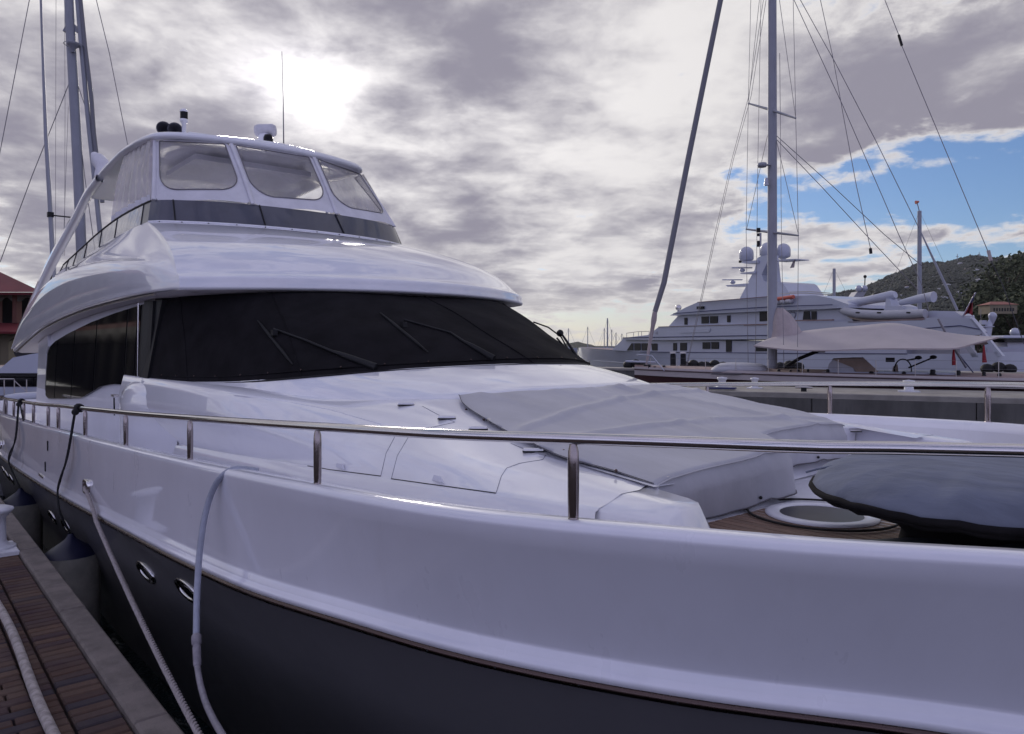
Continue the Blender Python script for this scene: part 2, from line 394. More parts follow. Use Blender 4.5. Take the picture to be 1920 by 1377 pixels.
# brick material: every brick its own tone
def brick_mat(name, island):
    m = bpy.data.materials.new(name); m.use_nodes = True; t = m.node_tree; q = NB(t); pb = t.nodes['Principled BSDF']
    if island: r = q.n('ShaderNodeNewGeometry').outputs['Random Per Island']
    else: r = q.n('ShaderNodeObjectInfo').outputs['Random']
    cr = q.n('ShaderNodeValToRGB'); t.links.new(r, cr.inputs[0]); e = cr.color_ramp; e.interpolation = 'CONSTANT'
    cols = [(0, (.105,.062,.047)), (.2, (.088,.052,.044)), (.38, (.135,.082,.058)), (.5, (.075,.045,.048)), (.66, (.055,.045,.055)), (.8, (.090,.058,.052)), (.92, (.13,.082,.062))]
    e.elements[0].position = 0; e.elements[0].color = (*cols[0][1], 1); e.elements[1].position = cols[1][0]; e.elements[1].color = (*cols[1][1], 1)
    for p_, c_ in cols[2:]: x = e.elements.new(p_); x.color = (*c_, 1)
    g = q.n('ShaderNodeNewGeometry').outputs['Position']
    nz = q.noise(g, 26, 6, .65); n2_ = q.noise(g, 3.2, 4, .6)
    c = q.mix(q.lin(nz, .3, .7, .0, .45), cr.outputs[0], (.05, .042, .040))
    c = q.mix(q.m('MULTIPLY', q.ss(n2_, .40, .7), .6), c, (.115, .082, .068))
    q.inp(pb, 'Base Color', c); pb.inputs['Roughness'].default_value = .92; pb.inputs['Specular IOR Level'].default_value = .2
    bn = q.n('ShaderNodeBump'); bn.inputs['Distance'].default_value = .003
    q.inp(bn, 'Height', q.noise(g, 130, 4, .6)); t.links.new(bn.outputs[0], pb.inputs['Normal'])
    return m
M['brick'] = brick_mat('clay_paver', False); M['brick_i'] = brick_mat('clay_paver_far', True)

# ---------------------------------------------------------------- water
wm = bpy.data.materials.new('harbour_water'); wm.use_nodes = True; t = wm.node_tree; q = NB(t); pb = t.nodes['Principled BSDF']
pb.inputs['Base Color'].default_value = (.012, .022, .024, 1); pb.inputs['Roughness'].default_value = .06; pb.inputs['IOR'].default_value = 1.33
g = q.n('ShaderNodeNewGeometry').outputs['Position']
h = q.m('ADD', q.noise(g, 1.6, 6, .6, .5), q.m('MULTIPLY', q.noise(g, 7, 4, .6, .3), .35))
bn = q.n('ShaderNodeBump'); bn.inputs['Distance'].default_value = .10; q.inp(bn, 'Height', h); t.links.new(bn.outputs[0], pb.inputs['Normal'])
mb = MB(); S = 4000
mb.add([(-S,-S,0),(S,-S,0),(S,S,0),(-S,S,0)], [(0,1,2,3)], False)
tag(mb.build('water', wm, origin=(0,0,0)), 'dark green harbour water rippling between the hulls and quays', kind='structure')

# ---------------------------------------------------------------- the near quay: joint bed, coping stones, bricks
DK = -1.7
mb = MB(); mb.box((P(19, -5.2, DK - .9)), (70, 12.2, 1.72))
quay = tag(mb.build('quay', M['grout'], origin=P(19, -5.2, DK - 1.6)), 'brick paved quay beside the large white yacht', kind='structure')
L = 1.83
for i in range(-3, 22):
    a0 = 3.62 + i * L
    mb = MB(); mb.cbox(P(a0 + L/2, .928, DK - .03 + random.uniform(-.002, .002)), (L - .008, .148, .12), .012)
    mb.build('coping_stone', M['stone'], quay)
BL, BW = .196, .0765
bm_full = MB().cbox((0,0,0), (BW - .009, BL - .011, .05), .007).mesh('brick', M['brick'])
bm_half = MB().cbox((0,0,0), (BW - .009, .088, .05), .007).mesh('brick', M['brick'])
spots = []
for k in range(0, 420):
    a = 1.2 + k * BW + .02
    spots.append((a, .755, bm_full, BL)); 
    if k % 1 == 0: spots.append((a + .01, .605, bm_half, .094))
    for j in range(0, 9):
        tt = .455 - j * BL - (.5 * BL if (k // 1) % 2 else 0) + .0
        if k % 2 and j == 0: spots.append((a, .505, bm_half, .094))
        spots.append((a, tt, bm_full, BL))
def bk(a, t_):
    x, y = proj(P(a, t_, DK)); return x, y
vis = []; rest = []
for s_ in spots:
    x, y = bk(s_[0], s_[1])
    Zd = (P(s_[0], s_[1], DK) - CAM).dot(FWD)
    if Zd > 1 and -12 < x < 400 and y < 1400: vis.append((Zd, s_))
    elif s_[0] < 30: rest.append(s_)
vis.sort(key=lambda e: e[0])
near = [e[1] for e in vis[:300]]; rest += [e[1] for e in vis[300:]]
for a, t_, me, ln in near:
    o = bpy.data.objects.new('brick', me); col.objects.link(o); o.parent = quay
    o.location = P(a, t_, DK - .0275 + random.uniform(-.0022, .0022)) - Vector(quay['o3'])
    o.rotation_euler = (random.uniform(-.008,.008), random.uniform(-.012,.012), random.uniform(-.012,.012))
mb = MB()
for a, t_, me, ln in rest:
    mb.cbox(P(a, t_, DK - .0275 + random.uniform(-.002, .002)), (BW - .009, ln - .008, .05), .007)
tag(mb.build('paving_bricks', M['brick_i'], quay), kind='stuff')

# ================================================================ THE MAIN YACHT
yacht = thing('motor_yacht', P(8, YC, -2.9), 'large white and dark grey motor yacht filling the foreground with black windscreen cover', 'yacht')
def Q(a, hb, dz, side=-1): return P(a, YC + side * hb, dz)    # side -1 = the near (quay) side

SHEER = [(-1.2,.02,-.535),(-1.05,.36,-.537),(-.6,.82,-.545),(0,1.20,-.555),(.66,1.56,-.567),(1.1,1.85,-.573),(1.53,2.07,-.578),(1.71,2.16,-.581),(2.27,2.33,-.600),(3.07,2.437,-.625),(4.55,2.53,-.68),
         (5.92,2.56,-.735),(7.1,2.6,-.772),(8.33,2.6,-.815),(9.9,2.6,-.885),(11.6,2.6,-.94),(13.6,2.58,-1.0),(17.5,2.45,-1.05)]
RUB = [(-1.0,.02,-1.14),(-.85,.25,-1.145),(-.4,.66,-1.15),(.2,1.08,-1.155),(.967,1.5,-1.162),(1.51,1.83,-1.172),(2.25,2.155,-1.185),(3.03,2.335,-1.21),(3.71,2.45,-1.24),(4.6,2.52,-1.27),(5.75,2.565,-1.305),
       (8.76,2.6,-1.437),(13.3,2.58,-1.58),(17.5,2.42,-1.66)]
WL = [(-.7,.02),(0,.16),(1,.62),(2,1.1),(3,1.5),(4.5,1.85),(6,2.0),(8,2.08),(12,2.1),(17.5,2.1)]
sheer_s = crom(SHEER, 90); rub_s = crom(RUB, 90)
def sh(a):
    return interp(sheer_s, a)
def rb(a): return interp(rub_s, a)
NA = 110
AS = [-1.2 + 18.7 * (i / (NA - 1)) ** 1.35 for i in range(NA)]
HEEL = .04
def hz(dz, side, fac=1.0): return dz + (HEEL * fac if side > 0 else 0)
topb = MB(); lowb = MB()
for side in (-1, 1):
    rows = []; low = []
    for a in AS:
        hb, z = sh(a); ar = a + .2 * max(0, 1 - (a + 1.2) / 4)         # the stem rakes aft going down
        rh, rz = rb(ar)
        z2 = hz(z, side); rz2 = hz(rz, side)
        k = []
        k.append(Q(a, max(hb - .115, .0), z2 - .06, side)); k.append(Q(a, max(hb - .105, .0), z2 - .005, side)); k.append(Q(a, max(hb - .085, .0), z2 + .006, side)); k.append(Q(a, max(hb - .02, .005), z2 + .004, side)); k.append(Q(a, hb - .004, z2 - .008, side)); k.append(Q(a, hb, z2 - .022, side)); k.append(Q(a, hb + .0005, z2 - .034, side))
        for f in (.15, .3, .5, .7, .85, .975, 1.0):
            aa = lerp(a, ar, f); hh = lerp(hb, rh, f) - .012 * sin(pi * f) * min(1, max(0, (6 - a) / 6))
            k.append(Q(aa, max(hh, .004), lerp(z2 - .034, rz2 + .085, f), side))
        k.append(Q(ar, rh + .003, rz2 + .080, side)); k.append(Q(ar, rh + .011, rz2 + .056, side)); k.append(Q(ar, rh + .012, rz2 + .052, side)); k.append(Q(ar, rh + .013, rz2 + .048, side)); k.append(Q(ar, rh + .028, rz2 + .034, side)); k.append(Q(ar, rh + .031, rz2 + .028, side)); k.append(Q(ar, rh + .031, rz2 + .008, side)); k.append(Q(ar, rh + .01, rz2 + .002, side))
        rows.append(k)
        wl = interp(WL, ar + .1); lw = []
        for f in (0, .04, .15, .3, .5, .7, .85, 1.0, 1.3):
            hh = lerp(rh + .006, wl, f ** (.85 + .3 * max(0, 1 - a / 6)) if f <= 1 else f) - (.05 * sin(pi * min(f, 1)) * min(1, max(0, (7 - a) / 6)))
            lw.append(Q(ar + .35 * f * max(0, 1 - (a + 1.2) / 5), max(hh, .004), lerp(rz2 + .004, -2.9, f), side))
        low.append(lw)
    topb.grid(rows); lowb.grid(low)
    # transom
hull = weld(topb.build('topsides', M['gel_hull'], yacht)); lower = weld(lowb.build('lower_hull', M['hull_grey'], yacht))
mb = MB()
for (a,) in [(17.5,)]:
    hb, z = sh(a); rh, rz = rb(a)
    mb.add([Q(a, hb, z), Q(a, hb, z, 1), Q(a, rh, rz, 1), Q(a, 2.3, -3, 1), Q(a, 2.3, -3), Q(a, rh, rz)], [tuple(range(6))], False)
mb.build('transom', M['gel'], yacht)
def bvh(o):
    off = Vector(o['o3']); me = o.data
    return BVHTree.FromPolygons([v.co + off for v in me.vertices], [tuple(p.vertices) for p in me.polygons])
def hit(tree, x, y, lift=0.0):
    d = ray(x, y); p, n, i, dist = tree.ray_cast(CAM, d.normalized())
    if p is None: return None, None
    if n.dot(d) > 0: n = -n
    return p + n * lift, n
B_top = bvh(hull); B_low = bvh(lower)
# rub rail both sides
for side in (-1, 1):
    pts = []
    for a in AS:
        ar = a + .2 * max(0, 1 - (a + 1.2) / 4); rh, rz = rb(ar); pts.append(Q(ar, rh + .022, hz(rz, side) - .008, side))
    MB().tube(pts, .017, 8).build('rub_rail', M['rub'], yacht)
for k in range(34):                      # screws in the rub rail
    a = .3 + k * .31; rh, rz = rb(a); MB().ball(Q(a, rh + .037, rz - .010), .005, 8, 4).build('screw', M['black'], yacht)

# decks
def deckz(a): return interp([(-1.2,-.80),(2.2,-.80),(3.0,-.86),(5,-.93),(18,-1.32)], a)
rows = []
for a in AS:
    hb, z = sh(a); k = max(hb - .115, .01)
    rows.append([Q(a, k, z - .06), Q(a, max(k - .02, 0), deckz(a) + .03), Q(a, max(k - .06, 0), deckz(a)), Q(a, 0, deckz(a) + .01), Q(a, max(k - .06, 0), deckz(a), 1), Q(a, max(k - .02, 0), deckz(a) + .03, 1), Q(a, k, z - .06 + HEEL, 1)])
MB().grid(rows, False).build('deck', M['gel_low'], yacht)
# teak planks on the foredeck, individually
FA = lambda a: -.8 + .006
deck_frame = MB(); n_pl = 30; pw = .052
mb = MB(); 
outl = []
for i in range(25):
    a = 2.02 - 2.3 * i / 24; outl.append((a, max(.06, sh(a)[0] - .30)))
poly = [Q(a, h_, -.7965) for a, h_ in outl] + [Q(a, h_, -.7965, 1) for a, h_ in outl[::-1]]
mb.add(poly, [tuple(range(len(poly)))], False); teakbed = mb.build('teak_caulking', M['caulk'], yacht)
for i in range(-n_pl, n_pl + 1):
    c = i * pw
    lim = [a for a, h_ in outl if h_ - .02 > abs(c) + pw/2]
    if not lim: continue
    a1 = min(max(lim), 2.0); a0 = max(min(lim), -.3)
    MB().cbox(Q((a0 + a1)/2, -c, -.796), (a1 - a0, pw - .008, .008), .001).build('teak_plank', M['teak'], teakbed)
# margin boards
for side in (-1, 1):
    rr = [[Q(a, h_ + .012, -.7925, side), Q(a, h_ - .055, -.7925, side)] for a, h_ in outl]
    MB().grid(rr, False).build('margin_board', M['teak'], teakbed)
# deck hatch
hc = P(1.74, 3.36, -.79)
hatch = MB().lathe(hc, [(.25,0),(.25,.008),(.235,.014),(.20,.014),(.185,.008),(.183,.0)], 36).build('deck_hatch', M['gel_low'], yacht)
MB().lathe(hc, [(.186,.006),(.09,.009),(.001,.010)], 36).build('hatch_lens', M['acrylic'], hatch)
pts = [hc + Vector((cos(t_) * .33, sin(t_) * .33, .008)) for t_ in [2*pi*i/40 for i in range(41)]]
MB().tube(pts, .006, 6).build('hatch_caulk_ring', M['caulk'], yacht)

# ---- deckhouse / trunk
FRONT = [(-1.46,2.06),(-1.3,2.05),(-.32,2.05),(-.26,2.07),(-.20,2.14),(-.12,2.30),(.3,2.36),(1.3,2.41),(1.5,2.44)]
TR = [ # a,   centre dz, mid(hb,dz), latch hb,dz, shoulder hb,dz, side mid hb,dz, step hb,dz
 (8.6, -.10, .9,-.12, 1.40,-.22, 1.97,-.30, 2.02,-.55, 1.90,-.95),
 (7.0, -.10, .9,-.12, 1.40,-.22, 1.965,-.315, 2.00,-.55, 1.88,-.87),
 (5.7, -.14, .9,-.17, 1.40,-.27, 1.90,-.35, 1.955,-.55, 1.845,-.82),
 (4.6,-0.204, .9,-0.249, 1.38,-.345, 1.68,-.43, 1.83,-.57, 1.83,-.765),
 (4.1,-0.264, .9,-0.309, 1.37,-.385, 1.60,-.47, 1.765,-.585, 1.82,-.745),
 (3.5,-0.345, .85,-0.386, 1.37,-.443, 1.585,-.52, 1.74,-.60, 1.81,-.717),
 (2.75,-0.460, .8,-0.491, 1.37,-.533, 1.60,-.573, 1.72,-.625, 1.79,-.668),
 (2.05,-0.568, .8,-0.589, 1.36,-.600, 1.585,-.603, 1.66,-.63, 1.72,-.645)]
fine = crom(TR, 46)
rows = []
for r in fine:
    a, z0, h1, z1, h2, z2, h3, z3, h4, z4, h5, z5 = r
    prof = crom([(0, z0), (h1, z1), (h2, z2), (h3, z3)], 12)[:-1] + crom([(h3, z3), (h4, z4), (h5, z5)], 8)
    prof += [(h5 + .006, z5 - .006), (h5 + .02, z5 - .012), (h5 + .035, deckz(a) - .02)]
    def af(h_, s_):
        return max(a, interp(FRONT, s_ * h_) + .05) if h_ < 1.36 else a
    rows.append([Q(af(h_, -1), h_, z_) for h_, z_ in prof[::-1]] + [Q(af(h_, 1), h_, z_, 1) for h_, z_ in prof[1:]])
trunk_b = MB().grid(rows)
fr = rows[-1]; cpt = Q(2.05, 0, -.8)
ct_ = [p_ for p_ in fr if abs(p_.y - YC) < 1.37 and p_.z > EYE - .70]
trunk_b.grid([ct_, [Vector((p_.x - .02, p_.y, EYE - .82)) for p_ in ct_]])

trunk = trunk_b.build('coachroof', M['gel'], yacht)
# inner walls of the foredeck well
for side in (-1, 1):
    MB().grid([[Q(a, 1.368, deckz(a) - .02, side), Q(a, 1.368, interp([(2.0,-.604),(2.75,-.535)], a) - .002, side)] for a in (2.03, 2.2, 2.4, 2.6)], False).grid([[Q(a, 1.26, interp([(2.0,-.606),(2.75,-.537)], a) + .004, side), Q(a, 1.40, interp([(2.0,-.604),(2.75,-.535)], a) + .006, side)] for a in (2.03, 2.3, 2.5, 2.8)], False).build('well_side', M['gel_low'], yacht)
# arms either side of the sun pad
for side in (-1, 1):
    sec = []
    for a, dzt, hi, ho, hs in ((2.07,-.6035,1.36,1.585,1.723),(1.95,-.610,1.38,1.575,1.71),(1.86,-.616,1.385,1.57,1.68),(1.80,-.622,1.40,1.55,1.64),(1.78,-.640,1.41,1.56,1.65),(1.66,-.82,1.43,1.60,1.68)):
        sec.append([Vector(v) for v in [Q(a, hi, deckz(a) - .02, side), Q(a, hi, dzt - .012, side), Q(a, hi + .012, dzt, side), Q(a, ho - .02, dzt, side), Q(a, ho, dzt - .002, side), Q(a, (ho + hs)/2, dzt - .024, side), Q(a, hs - .004, dzt - .044, side), Q(a, hs, dzt - .054, side), Q(a, hs + .02, deckz(a) - .02, side)]])
    MB().grid(sec, True).add(sec[-1], [tuple(range(9))], False).build('coaming_end', M['gel'], yacht)
B_tr = bvh(trunk)

# ---- windscreen base curve, cowl
BASE = [(0,4.35,-.128),(.5,4.43,-.138),(1.03,4.74,-.168),(1.48,5.12,-.215),(1.74,6.0,-.28),(1.90,7.0,-.31),(1.96,7.85,-.325)]
COWL = [(0,3.72,-.288),(.55,3.78,-.294),(1.0,3.95,-.325),(1.32,4.3,-.36),(1.60,4.95,-.415),(1.86,6.0,-.385),(1.985,7.85,-.335)]
TOPW = [(0,5.9,.47),(.5,5.94,.47),(1.0,6.1,.47),(1.47,6.52,.47),(1.72,7.15,.46),(1.83,7.7,.44),(1.86,8.05,.43)]
def both(tab, n):
    c = crom(tab, n); return [(-h_, a, z) for h_, a, z in c[::-1]] + [(h_, a, z) for h_, a, z in c[1:]]   # near side first (negative = near)
def H2(h_, a, z): return P(a, YC + h_, z)
base = both(BASE, 40); cowl = both(COWL, 40); topw = both(TOPW, 40)
rows = []
for f in (0, .06, .3, .6, .9, 1.0):
    r = []
    for (h0, a0, z0), (h1, a1, z1) in zip(base, cowl):
        bul = .02 * sin(pi * f)
        r.append(H2(lerp(h0, h1, f), lerp(a0 + .03, a1, f), lerp(z0 + .0, z1, f ** .9) + bul))
    rows.append(r)
rows.append([v + Vector((.05, 0, -.05)) for v in rows[-1]])
cowlo = MB().grid(rows).build('windscreen_cowl', M['gel'], yacht)
B_cowl = bvh(cowlo)
rows = []
NF = 16
for i in range(NF + 1):
    f = i / NF; r = []
    for j, ((h0, a0, z0), (h1, a1, z1)) in enumerate(zip(base, topw)):
        wr = .008 * sin(j * .9 + 3 * f) * sin(pi * f) + .006 * sin(j * .33 + f * 11)
        p = H2(lerp(h0, h1, f), lerp(a0, a1, f), lerp(z0 - .012, z1, f)); bl = .05 * sin(pi * f)
        dirn = Vector((1, 0, .6)).normalized()
        r.append(p + dirn * (bl * .5 + wr))
    rows.append(r)
wcover = MB().grid(rows).build('windscreen_cover', M['black_fab'], yacht)
B_w = bvh(wcover)
MB().tube([p + Vector((.006, 0, .004)) for p in rows[1]], .005, 6).build('cover_hem', M['black_fab'], wcover)
for j_ in (9, 22, 39, 56, 69):
    MB().tube([rows[i][j_] + Vector((.003, 0, .003)) for i in range(NF + 1)], .0045, 5).build('cover_seam', M['black_fab'], wcover)
# hem bead + snaps
MB().tube([p + Vector((.004, 0, .004)) for p in rows[0]], .007, 6).build('cover_hem', M['black'], wcover)
for j in range(4, len(base) - 4, 3): MB().ball(rows[1][j] + Vector((.02, 0, .012)), .007, 8, 4).build('snap_fastener', M['rub'], wcover)

# ---- deckhouse sides (aft of the windscreen) and side windows
def soff(a): return interp([(6.7,.49),(8.4,.475),(10.7,.40),(12.9,.25),(14.3,.07),(15.8,-.10)], a)
for side in (-1, 1):
    rows = []
    for i in range(26):
        a = 7.75 + i * .27
        rows.append([Q(a, 1.96, deckz(a) - .02, side), Q(a, 1.955, -.75, side), Q(a, 1.935, -.45, side), Q(a, 1.935 - .055*(soff(a) + .47), soff(a) + .02, side)])
    MB().grid(rows).build('deckhouse_side', M['gel_low'], yacht)
MB().grid([[Q(14.5, h_, deckz(14.5), 1), Q(14.5, h_, soff(14.5), 1)] for h_ in (-1.93, 1.93)], False).build('deckhouse_bulkhead', M['gel_low'], yacht)
wtop = [(7.74,.44),(8.05,.425),(9.3,.37),(10.5,.30),(12.0,.175),(12.9,.08),(13.35,.0),(13.6,-.12)]
wbot = [(7.74,-.37),(8.05,-.40),(9.1,-.41),(9.7,-.46),(10.3,-.57),(10.8,-.655),(11.5,-.70),(13.2,-.79),(13.45,-.76),(13.6,-.66)]
def win(a0, a1, tt, n=10):
    tl_ = lambda z: tt + .055 * (z + .4)
    poly = [P(lerp(a0, a1, i/n), tl_(interp(wtop, lerp(a0, a1, i/n))), interp(wtop, lerp(a0, a1, i/n)) ) for i in range(n + 1)] + [P(lerp(a1, a0, i/n), tl_(interp(wbot, lerp(a1, a0, i/n))), interp(wbot, lerp(a1, a0, i/n))) for i in range(n + 1)]
    return poly
mb = MB(); mb.prism(win(7.74, 13.6, YC - 1.951, 30), (0, .02, 0)); wf = mb.build('side_window', M['black'], yacht)
def a_of_px(x, tt): p = at_t(x, 650, tt); return -p.x
brk = [8.12] + sorted(a_of_px(x, YC - 1.955) for x in (251, 232, 176, 136, 105)) + [13.5]
for a0, a1 in zip(brk, brk[1:]):
    if a1 - a0 > .05: MB().prism(win(a0 + .025, a1 - .025, YC - 1.958, 8), (0, .01, 0)).build('window_pane', M['glass_dark'], wf)
MB().tube([P(8.09, YC - 1.958, -.39), P(8.06, YC - 1.958, .43)], .007, 6).build('window_trim', M['steel'], wf)
# black corner post cover
MB().prism([P(7.98, YC-1.925, .45), P(7.98, YC-1.975, -.39), P(7.70, YC-1.975, -.34), P(7.60, YC-1.86, .45)], (0,.05,0)).build('corner_post', M['black'], yacht)
# faired shoulder in front of the side deck gate
rows = []
for a, hb_, dzt, r_ in ((7.0,1.88,-.40,.02),(7.4,1.9,-.37,.09),(7.8,1.93,-.335,.145),(8.15,1.95,-.345,.155),(8.45,1.94,-.40,.13),(8.75,1.92,-.52,.06),(9.2,1.91,-.65,.02)):
    k = [Q(a, hb_ - .1, dzt - .0), Q(a, hb_, dzt + .005), Q(a, hb_ + r_ * .55, dzt - .05), Q(a, hb_ + r_ * .85, dzt - .18), Q(a, hb_ + r_ * .8, -.75), Q(a, hb_ + r_ * .75, deckz(a))]
    rows.append([Vector(v) for v in crom(k, 16)])
rr = list(map(list, zip(*rows))); rr = [[Vector(v) for v in crom(r_, 22)] for r_ in rr]
MB().grid(rr).build('shoulder_fairing', M['gel'], yacht)
sd = P(8.42, YC - 2.09, -.50)
o = MB().box(sd, (.12,.05,.02)).build('side_light', M['steel_rough'], yacht)
MB().tube([sd + Vector((0,-.01,-.02)), sd + Vector((.01,-.01,-.12)), sd + Vector((.02,-.01,-.2))], .008, 6).build('door_handle', M['black'], yacht)
# aft pillar returns
for side in (-1, 1):
    MB().prism([Q(13.62, 1.95, -.12, side), Q(13.62, 1.95, -.72, side), Q(13.9, 1.95, -.9, side), Q(14.6, 1.95, -.95, side), Q(14.3, 1.95, soff(14.3), side), Q(13.5, 1.95, soff(13.5), side), Q(13.4,1.95,.0,side)], (0, .06 * -side, 0)).build('aft_pillar', M['gel'], yacht)

# ---- brow and flybridge shell
def lip(h_): 
    return 5.85 + .9 * (abs(h_) / 1.95) ** 2
SIDE_LOW = [(6.75,1.95,.50),(7.1,2.01,.502),(7.6,2.05,.50),(8.4,2.08,.488),(10.7,2.10,.425),(12.9,2.12,.28),(14.4,2.13,.10),(15.8,2.13,-.08)]
SIDE_RDG = [(6.85,1.925,.645),(7.3,2.01,.745),(8.1,2.05,.835),(9.8,2.08,.94),(12.5,2.09,.92),(14.2,2.10,.66),(15.2,2.12,.36),(15.85,2.13,.0)]
SIDE_TOP = [(8.98,1.64,1.39),(9.3,1.65,1.39),(10.6,1.65,1.376),(11.77,1.65,1.33),(12.9,1.66,1.25),(14.0,1.72,1.20),(15.0,1.9,.75),(15.9,2.1,.05)]
BROWM = [(7.05,1.76,.88)]
nfr = 44
us = [ -1 + 2 * i / nfr for i in range(nfr + 1)]
def lerp3(p, q_, f): return tuple(lerp(u, v, f) for u, v in zip(p, q_))
BB = [(0,8.28,1.365),(.5,8.33,1.367),(1.0,8.47,1.372),(1.35,8.66,1.378),(1.55,8.82,1.385),(1.64,8.98,1.39)]
BT = [(0,8.46,1.635),(.5,8.50,1.637),(1.0,8.62,1.64),(1.30,8.78,1.643),(1.50,8.93,1.645),(1.58,9.10,1.647)]
band_b = both(BB, 23); band_t = both(BT, 23)
rows = []
r0 = []; r1 = []; r2 = []
N = len(band_b)
def frontrow(fn): return [fn(j) for j in range(N)]
lipb = []; 
for j in range(N):
    u = -1 + 2 * j / (N - 1); h_ = 1.95 * (abs(u) ** .85) * (1 if u > 0 else -1)
    lipb.append((h_, lip(h_), .50))
cols = []
for j in range(N):
    h_, a, z = lipb[j]; hbt, ab, zb = band_b[j]
    zt = z + .118
    def up(f, g): return (lerp(a + .03, ab, f), lerp(h_, hbt, f), lerp(zt, zb, g))
    pts = [(a + .015, h_, z - .012), (a - .008, h_, z + .006), (a, h_, z + .05), (a + .012, h_, z + .098), (a + .045, h_ * .998, zt), up(.045, .055), up(.15, .27), up(.34, .50), up(.66, .77), (ab + .01, hbt, zb)]
    cols.append([H2(p[1], p[0], p[2]) for p in crom_iv(pts, 5)])
front = MB().grid(list(map(list, zip(*cols))))
brow = front.build('brow', M['gel'], yacht)
B_brow = bvh(brow)
# side shells
for side in (-1, 1):
    n = 54
    lo = crom(SIDE_LOW, n); rd = crom(SIDE_RDG, n); tp = crom(SIDE_TOP, n)
    rows = []
    edge = cols[0] if side < 0 else cols[-1]
    for i in range(n):
        l_, r_, t_ = lo[i], rd[i], tp[i]
        pr = [(l_[0], l_[1] - .05, l_[2] - .01), (l_[0], l_[1], l_[2]), (l_[0], l_[1] + .004, l_[2] + .05), lerp3(l_, r_, .35), lerp3(l_, r_, .72), (r_[0], r_[1], r_[2]), None, None, None, t_]
        for k_, f_ in ((6, .12), (7, .34), (8, .68)): pr[k_] = lerp3(r_, t_, f_)
        bulge = [0, 0, 0, .022, .028, .0, -.035, -.035, -.012, 0]
        fo = min(1, i / 9)
        pr = [(p[0], p[1] + bg * fo, p[2]) for p, bg in zip(pr, bulge)]
        rows.append([Q(p[0], p[1], p[2], side) for p in crom_iv(pr, 5)])
    # blend first rows to the front shell's corner edge so the ridge is shared
    for i in range(5):
        f = (1 - i / 5)
        rows[i] = [lerp(p, e_, f) for p, e_ in zip(rows[i], edge)]
    MB().grid(rows).build('flybridge_side', M['gel'], yacht)
    if side < 0:
        nearside = rows
        MB().tube([rows[i][0] + Vector((0, -.004, -.012)) for i in range(5, n)], .012, 6).build('gutter_rail', M['steel_rough'], yacht)
# soffit
rows = []
for j in range(N):
    h_, a, z = lipb[j]
    rows.append([H2(h_, a + .015, z - .012), H2(h_ * .97, a + .10, z - .03), H2(h_ * .94, 7.6 if a < 7.5 else a, .47)])
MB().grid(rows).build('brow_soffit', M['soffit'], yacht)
rows = []
lo = crom(SIDE_LOW, 54)
for l_ in lo:
    rows.append([Q(l_[0], l_[1] - .05, l_[2] - .01), Q(l_[0], l_[1] - .12, l_[2] - .035), Q(l_[0], 1.0, l_[2] - .03), Q(l_[0], 0, l_[2] - .03), Q(l_[0], 1.0, l_[2] - .03, 1), Q(l_[0], l_[1] - .05, l_[2] - .01, 1)])
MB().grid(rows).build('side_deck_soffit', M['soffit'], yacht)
# flybridge deck
MB().add([Q(8.5,1.0,1.1), Q(9.2,1.6,1.1), Q(13.5,1.6,1.0), Q(15,1.7,.5), Q(15,1.7,.5,1), Q(13.5,1.6,1.0,1), Q(9.2,1.6,1.1,1), Q(8.5,1.0,1.1,1)], [tuple(range(8))], False).build('flybridge_deck', M['gel_low'], yacht)

# ---- mesh screen band and smoked side screens
def curve_pts(tab): return tab
def px_index(curve, x, near_from=0):
    best = None
    for j in range(len(curve) - 1):
        x0 = proj(H2(*curve[j]))[0]; x1 = proj(H2(*curve[j + 1]))[0]
        if (x0 - x) * (x1 - x) <= 0 and x1 > x0: return j + (x - x0) / (x1 - x0)
    return None
def curve_at(c, f):
    f = max(0, min(len(c) - 1, f)); j = min(int(f), len(c) - 2); return lerp3(c[j], c[j + 1], f - j)
bb = both(BB, 60); bt = both(BT, 60)
splits = [0] + [px_index(bb, x) for x in (328, 498, 646, 758)] + [len(bb) - 1]
splits_t = [0] + [px_index(bt, x) for x in (324, 486, 628, 741)] + [len(bt) - 1]
splits = [s if s is not None else (len(bb) - 1) * .97 for s in splits]; splits_t = [s if s is not None else (len(bt) - 1) * .97 for s in splits_t]
for (s0, s1), (u0, u1) in zip(zip(splits, splits[1:]), zip(splits_t, splits_t[1:])):
    if s1 - s0 < .2: continue
    rows = []
    n = 12
    for k in range(5):
        f = k / 4; rows.append([Vector(lerp(H2(*curve_at(bb, lerp(s0, s1, i/n))), H2(*curve_at(bt, lerp(u0, u1, i/n))), f)) for i in range(n + 1)])
    MB().grid(rows).build('mesh_screen', M['tint'], yacht)
    MB().tube([rows[0][-1] + Vector((.01, 0, 0)), rows[-1][-1] + Vector((.01, 0, 0))], .008, 6).build('screen_post', M['black'], yacht)
mb = MB(); mb.tube([H2(*curve_at(bb, i)) + Vector((.02, 0, .0)) for i in range(len(bb))], .010, 6); mb.build('screen_track', M['gel'], yacht)
for i in range(6, len(bb) - 4, 9): MB().box(H2(*curve_at(bb, i)) + Vector((.035, 0, -.02)), (.01,.01,.035)).build('track_clip', M['black'], yacht)
ST = [(9.10,1.58,1.647),(9.4,1.59,1.65),(10.6,1.60,1.64),(11.8,1.6,1.575),(12.9,1.6,1.48),(13.6,1.62,1.40),(14.0,1.65,1.33)]
SB = [(8.98,1.64,1.39),(9.3,1.65,1.39),(10.6,1.65,1.378),(11.77,1.65,1.332),(12.9,1.66,1.252),(13.6,1.68,1.22),(14.0,1.7,1.215)]
sbrk = [0, .075, .30, .47, .66, .80, .93, 1.0]
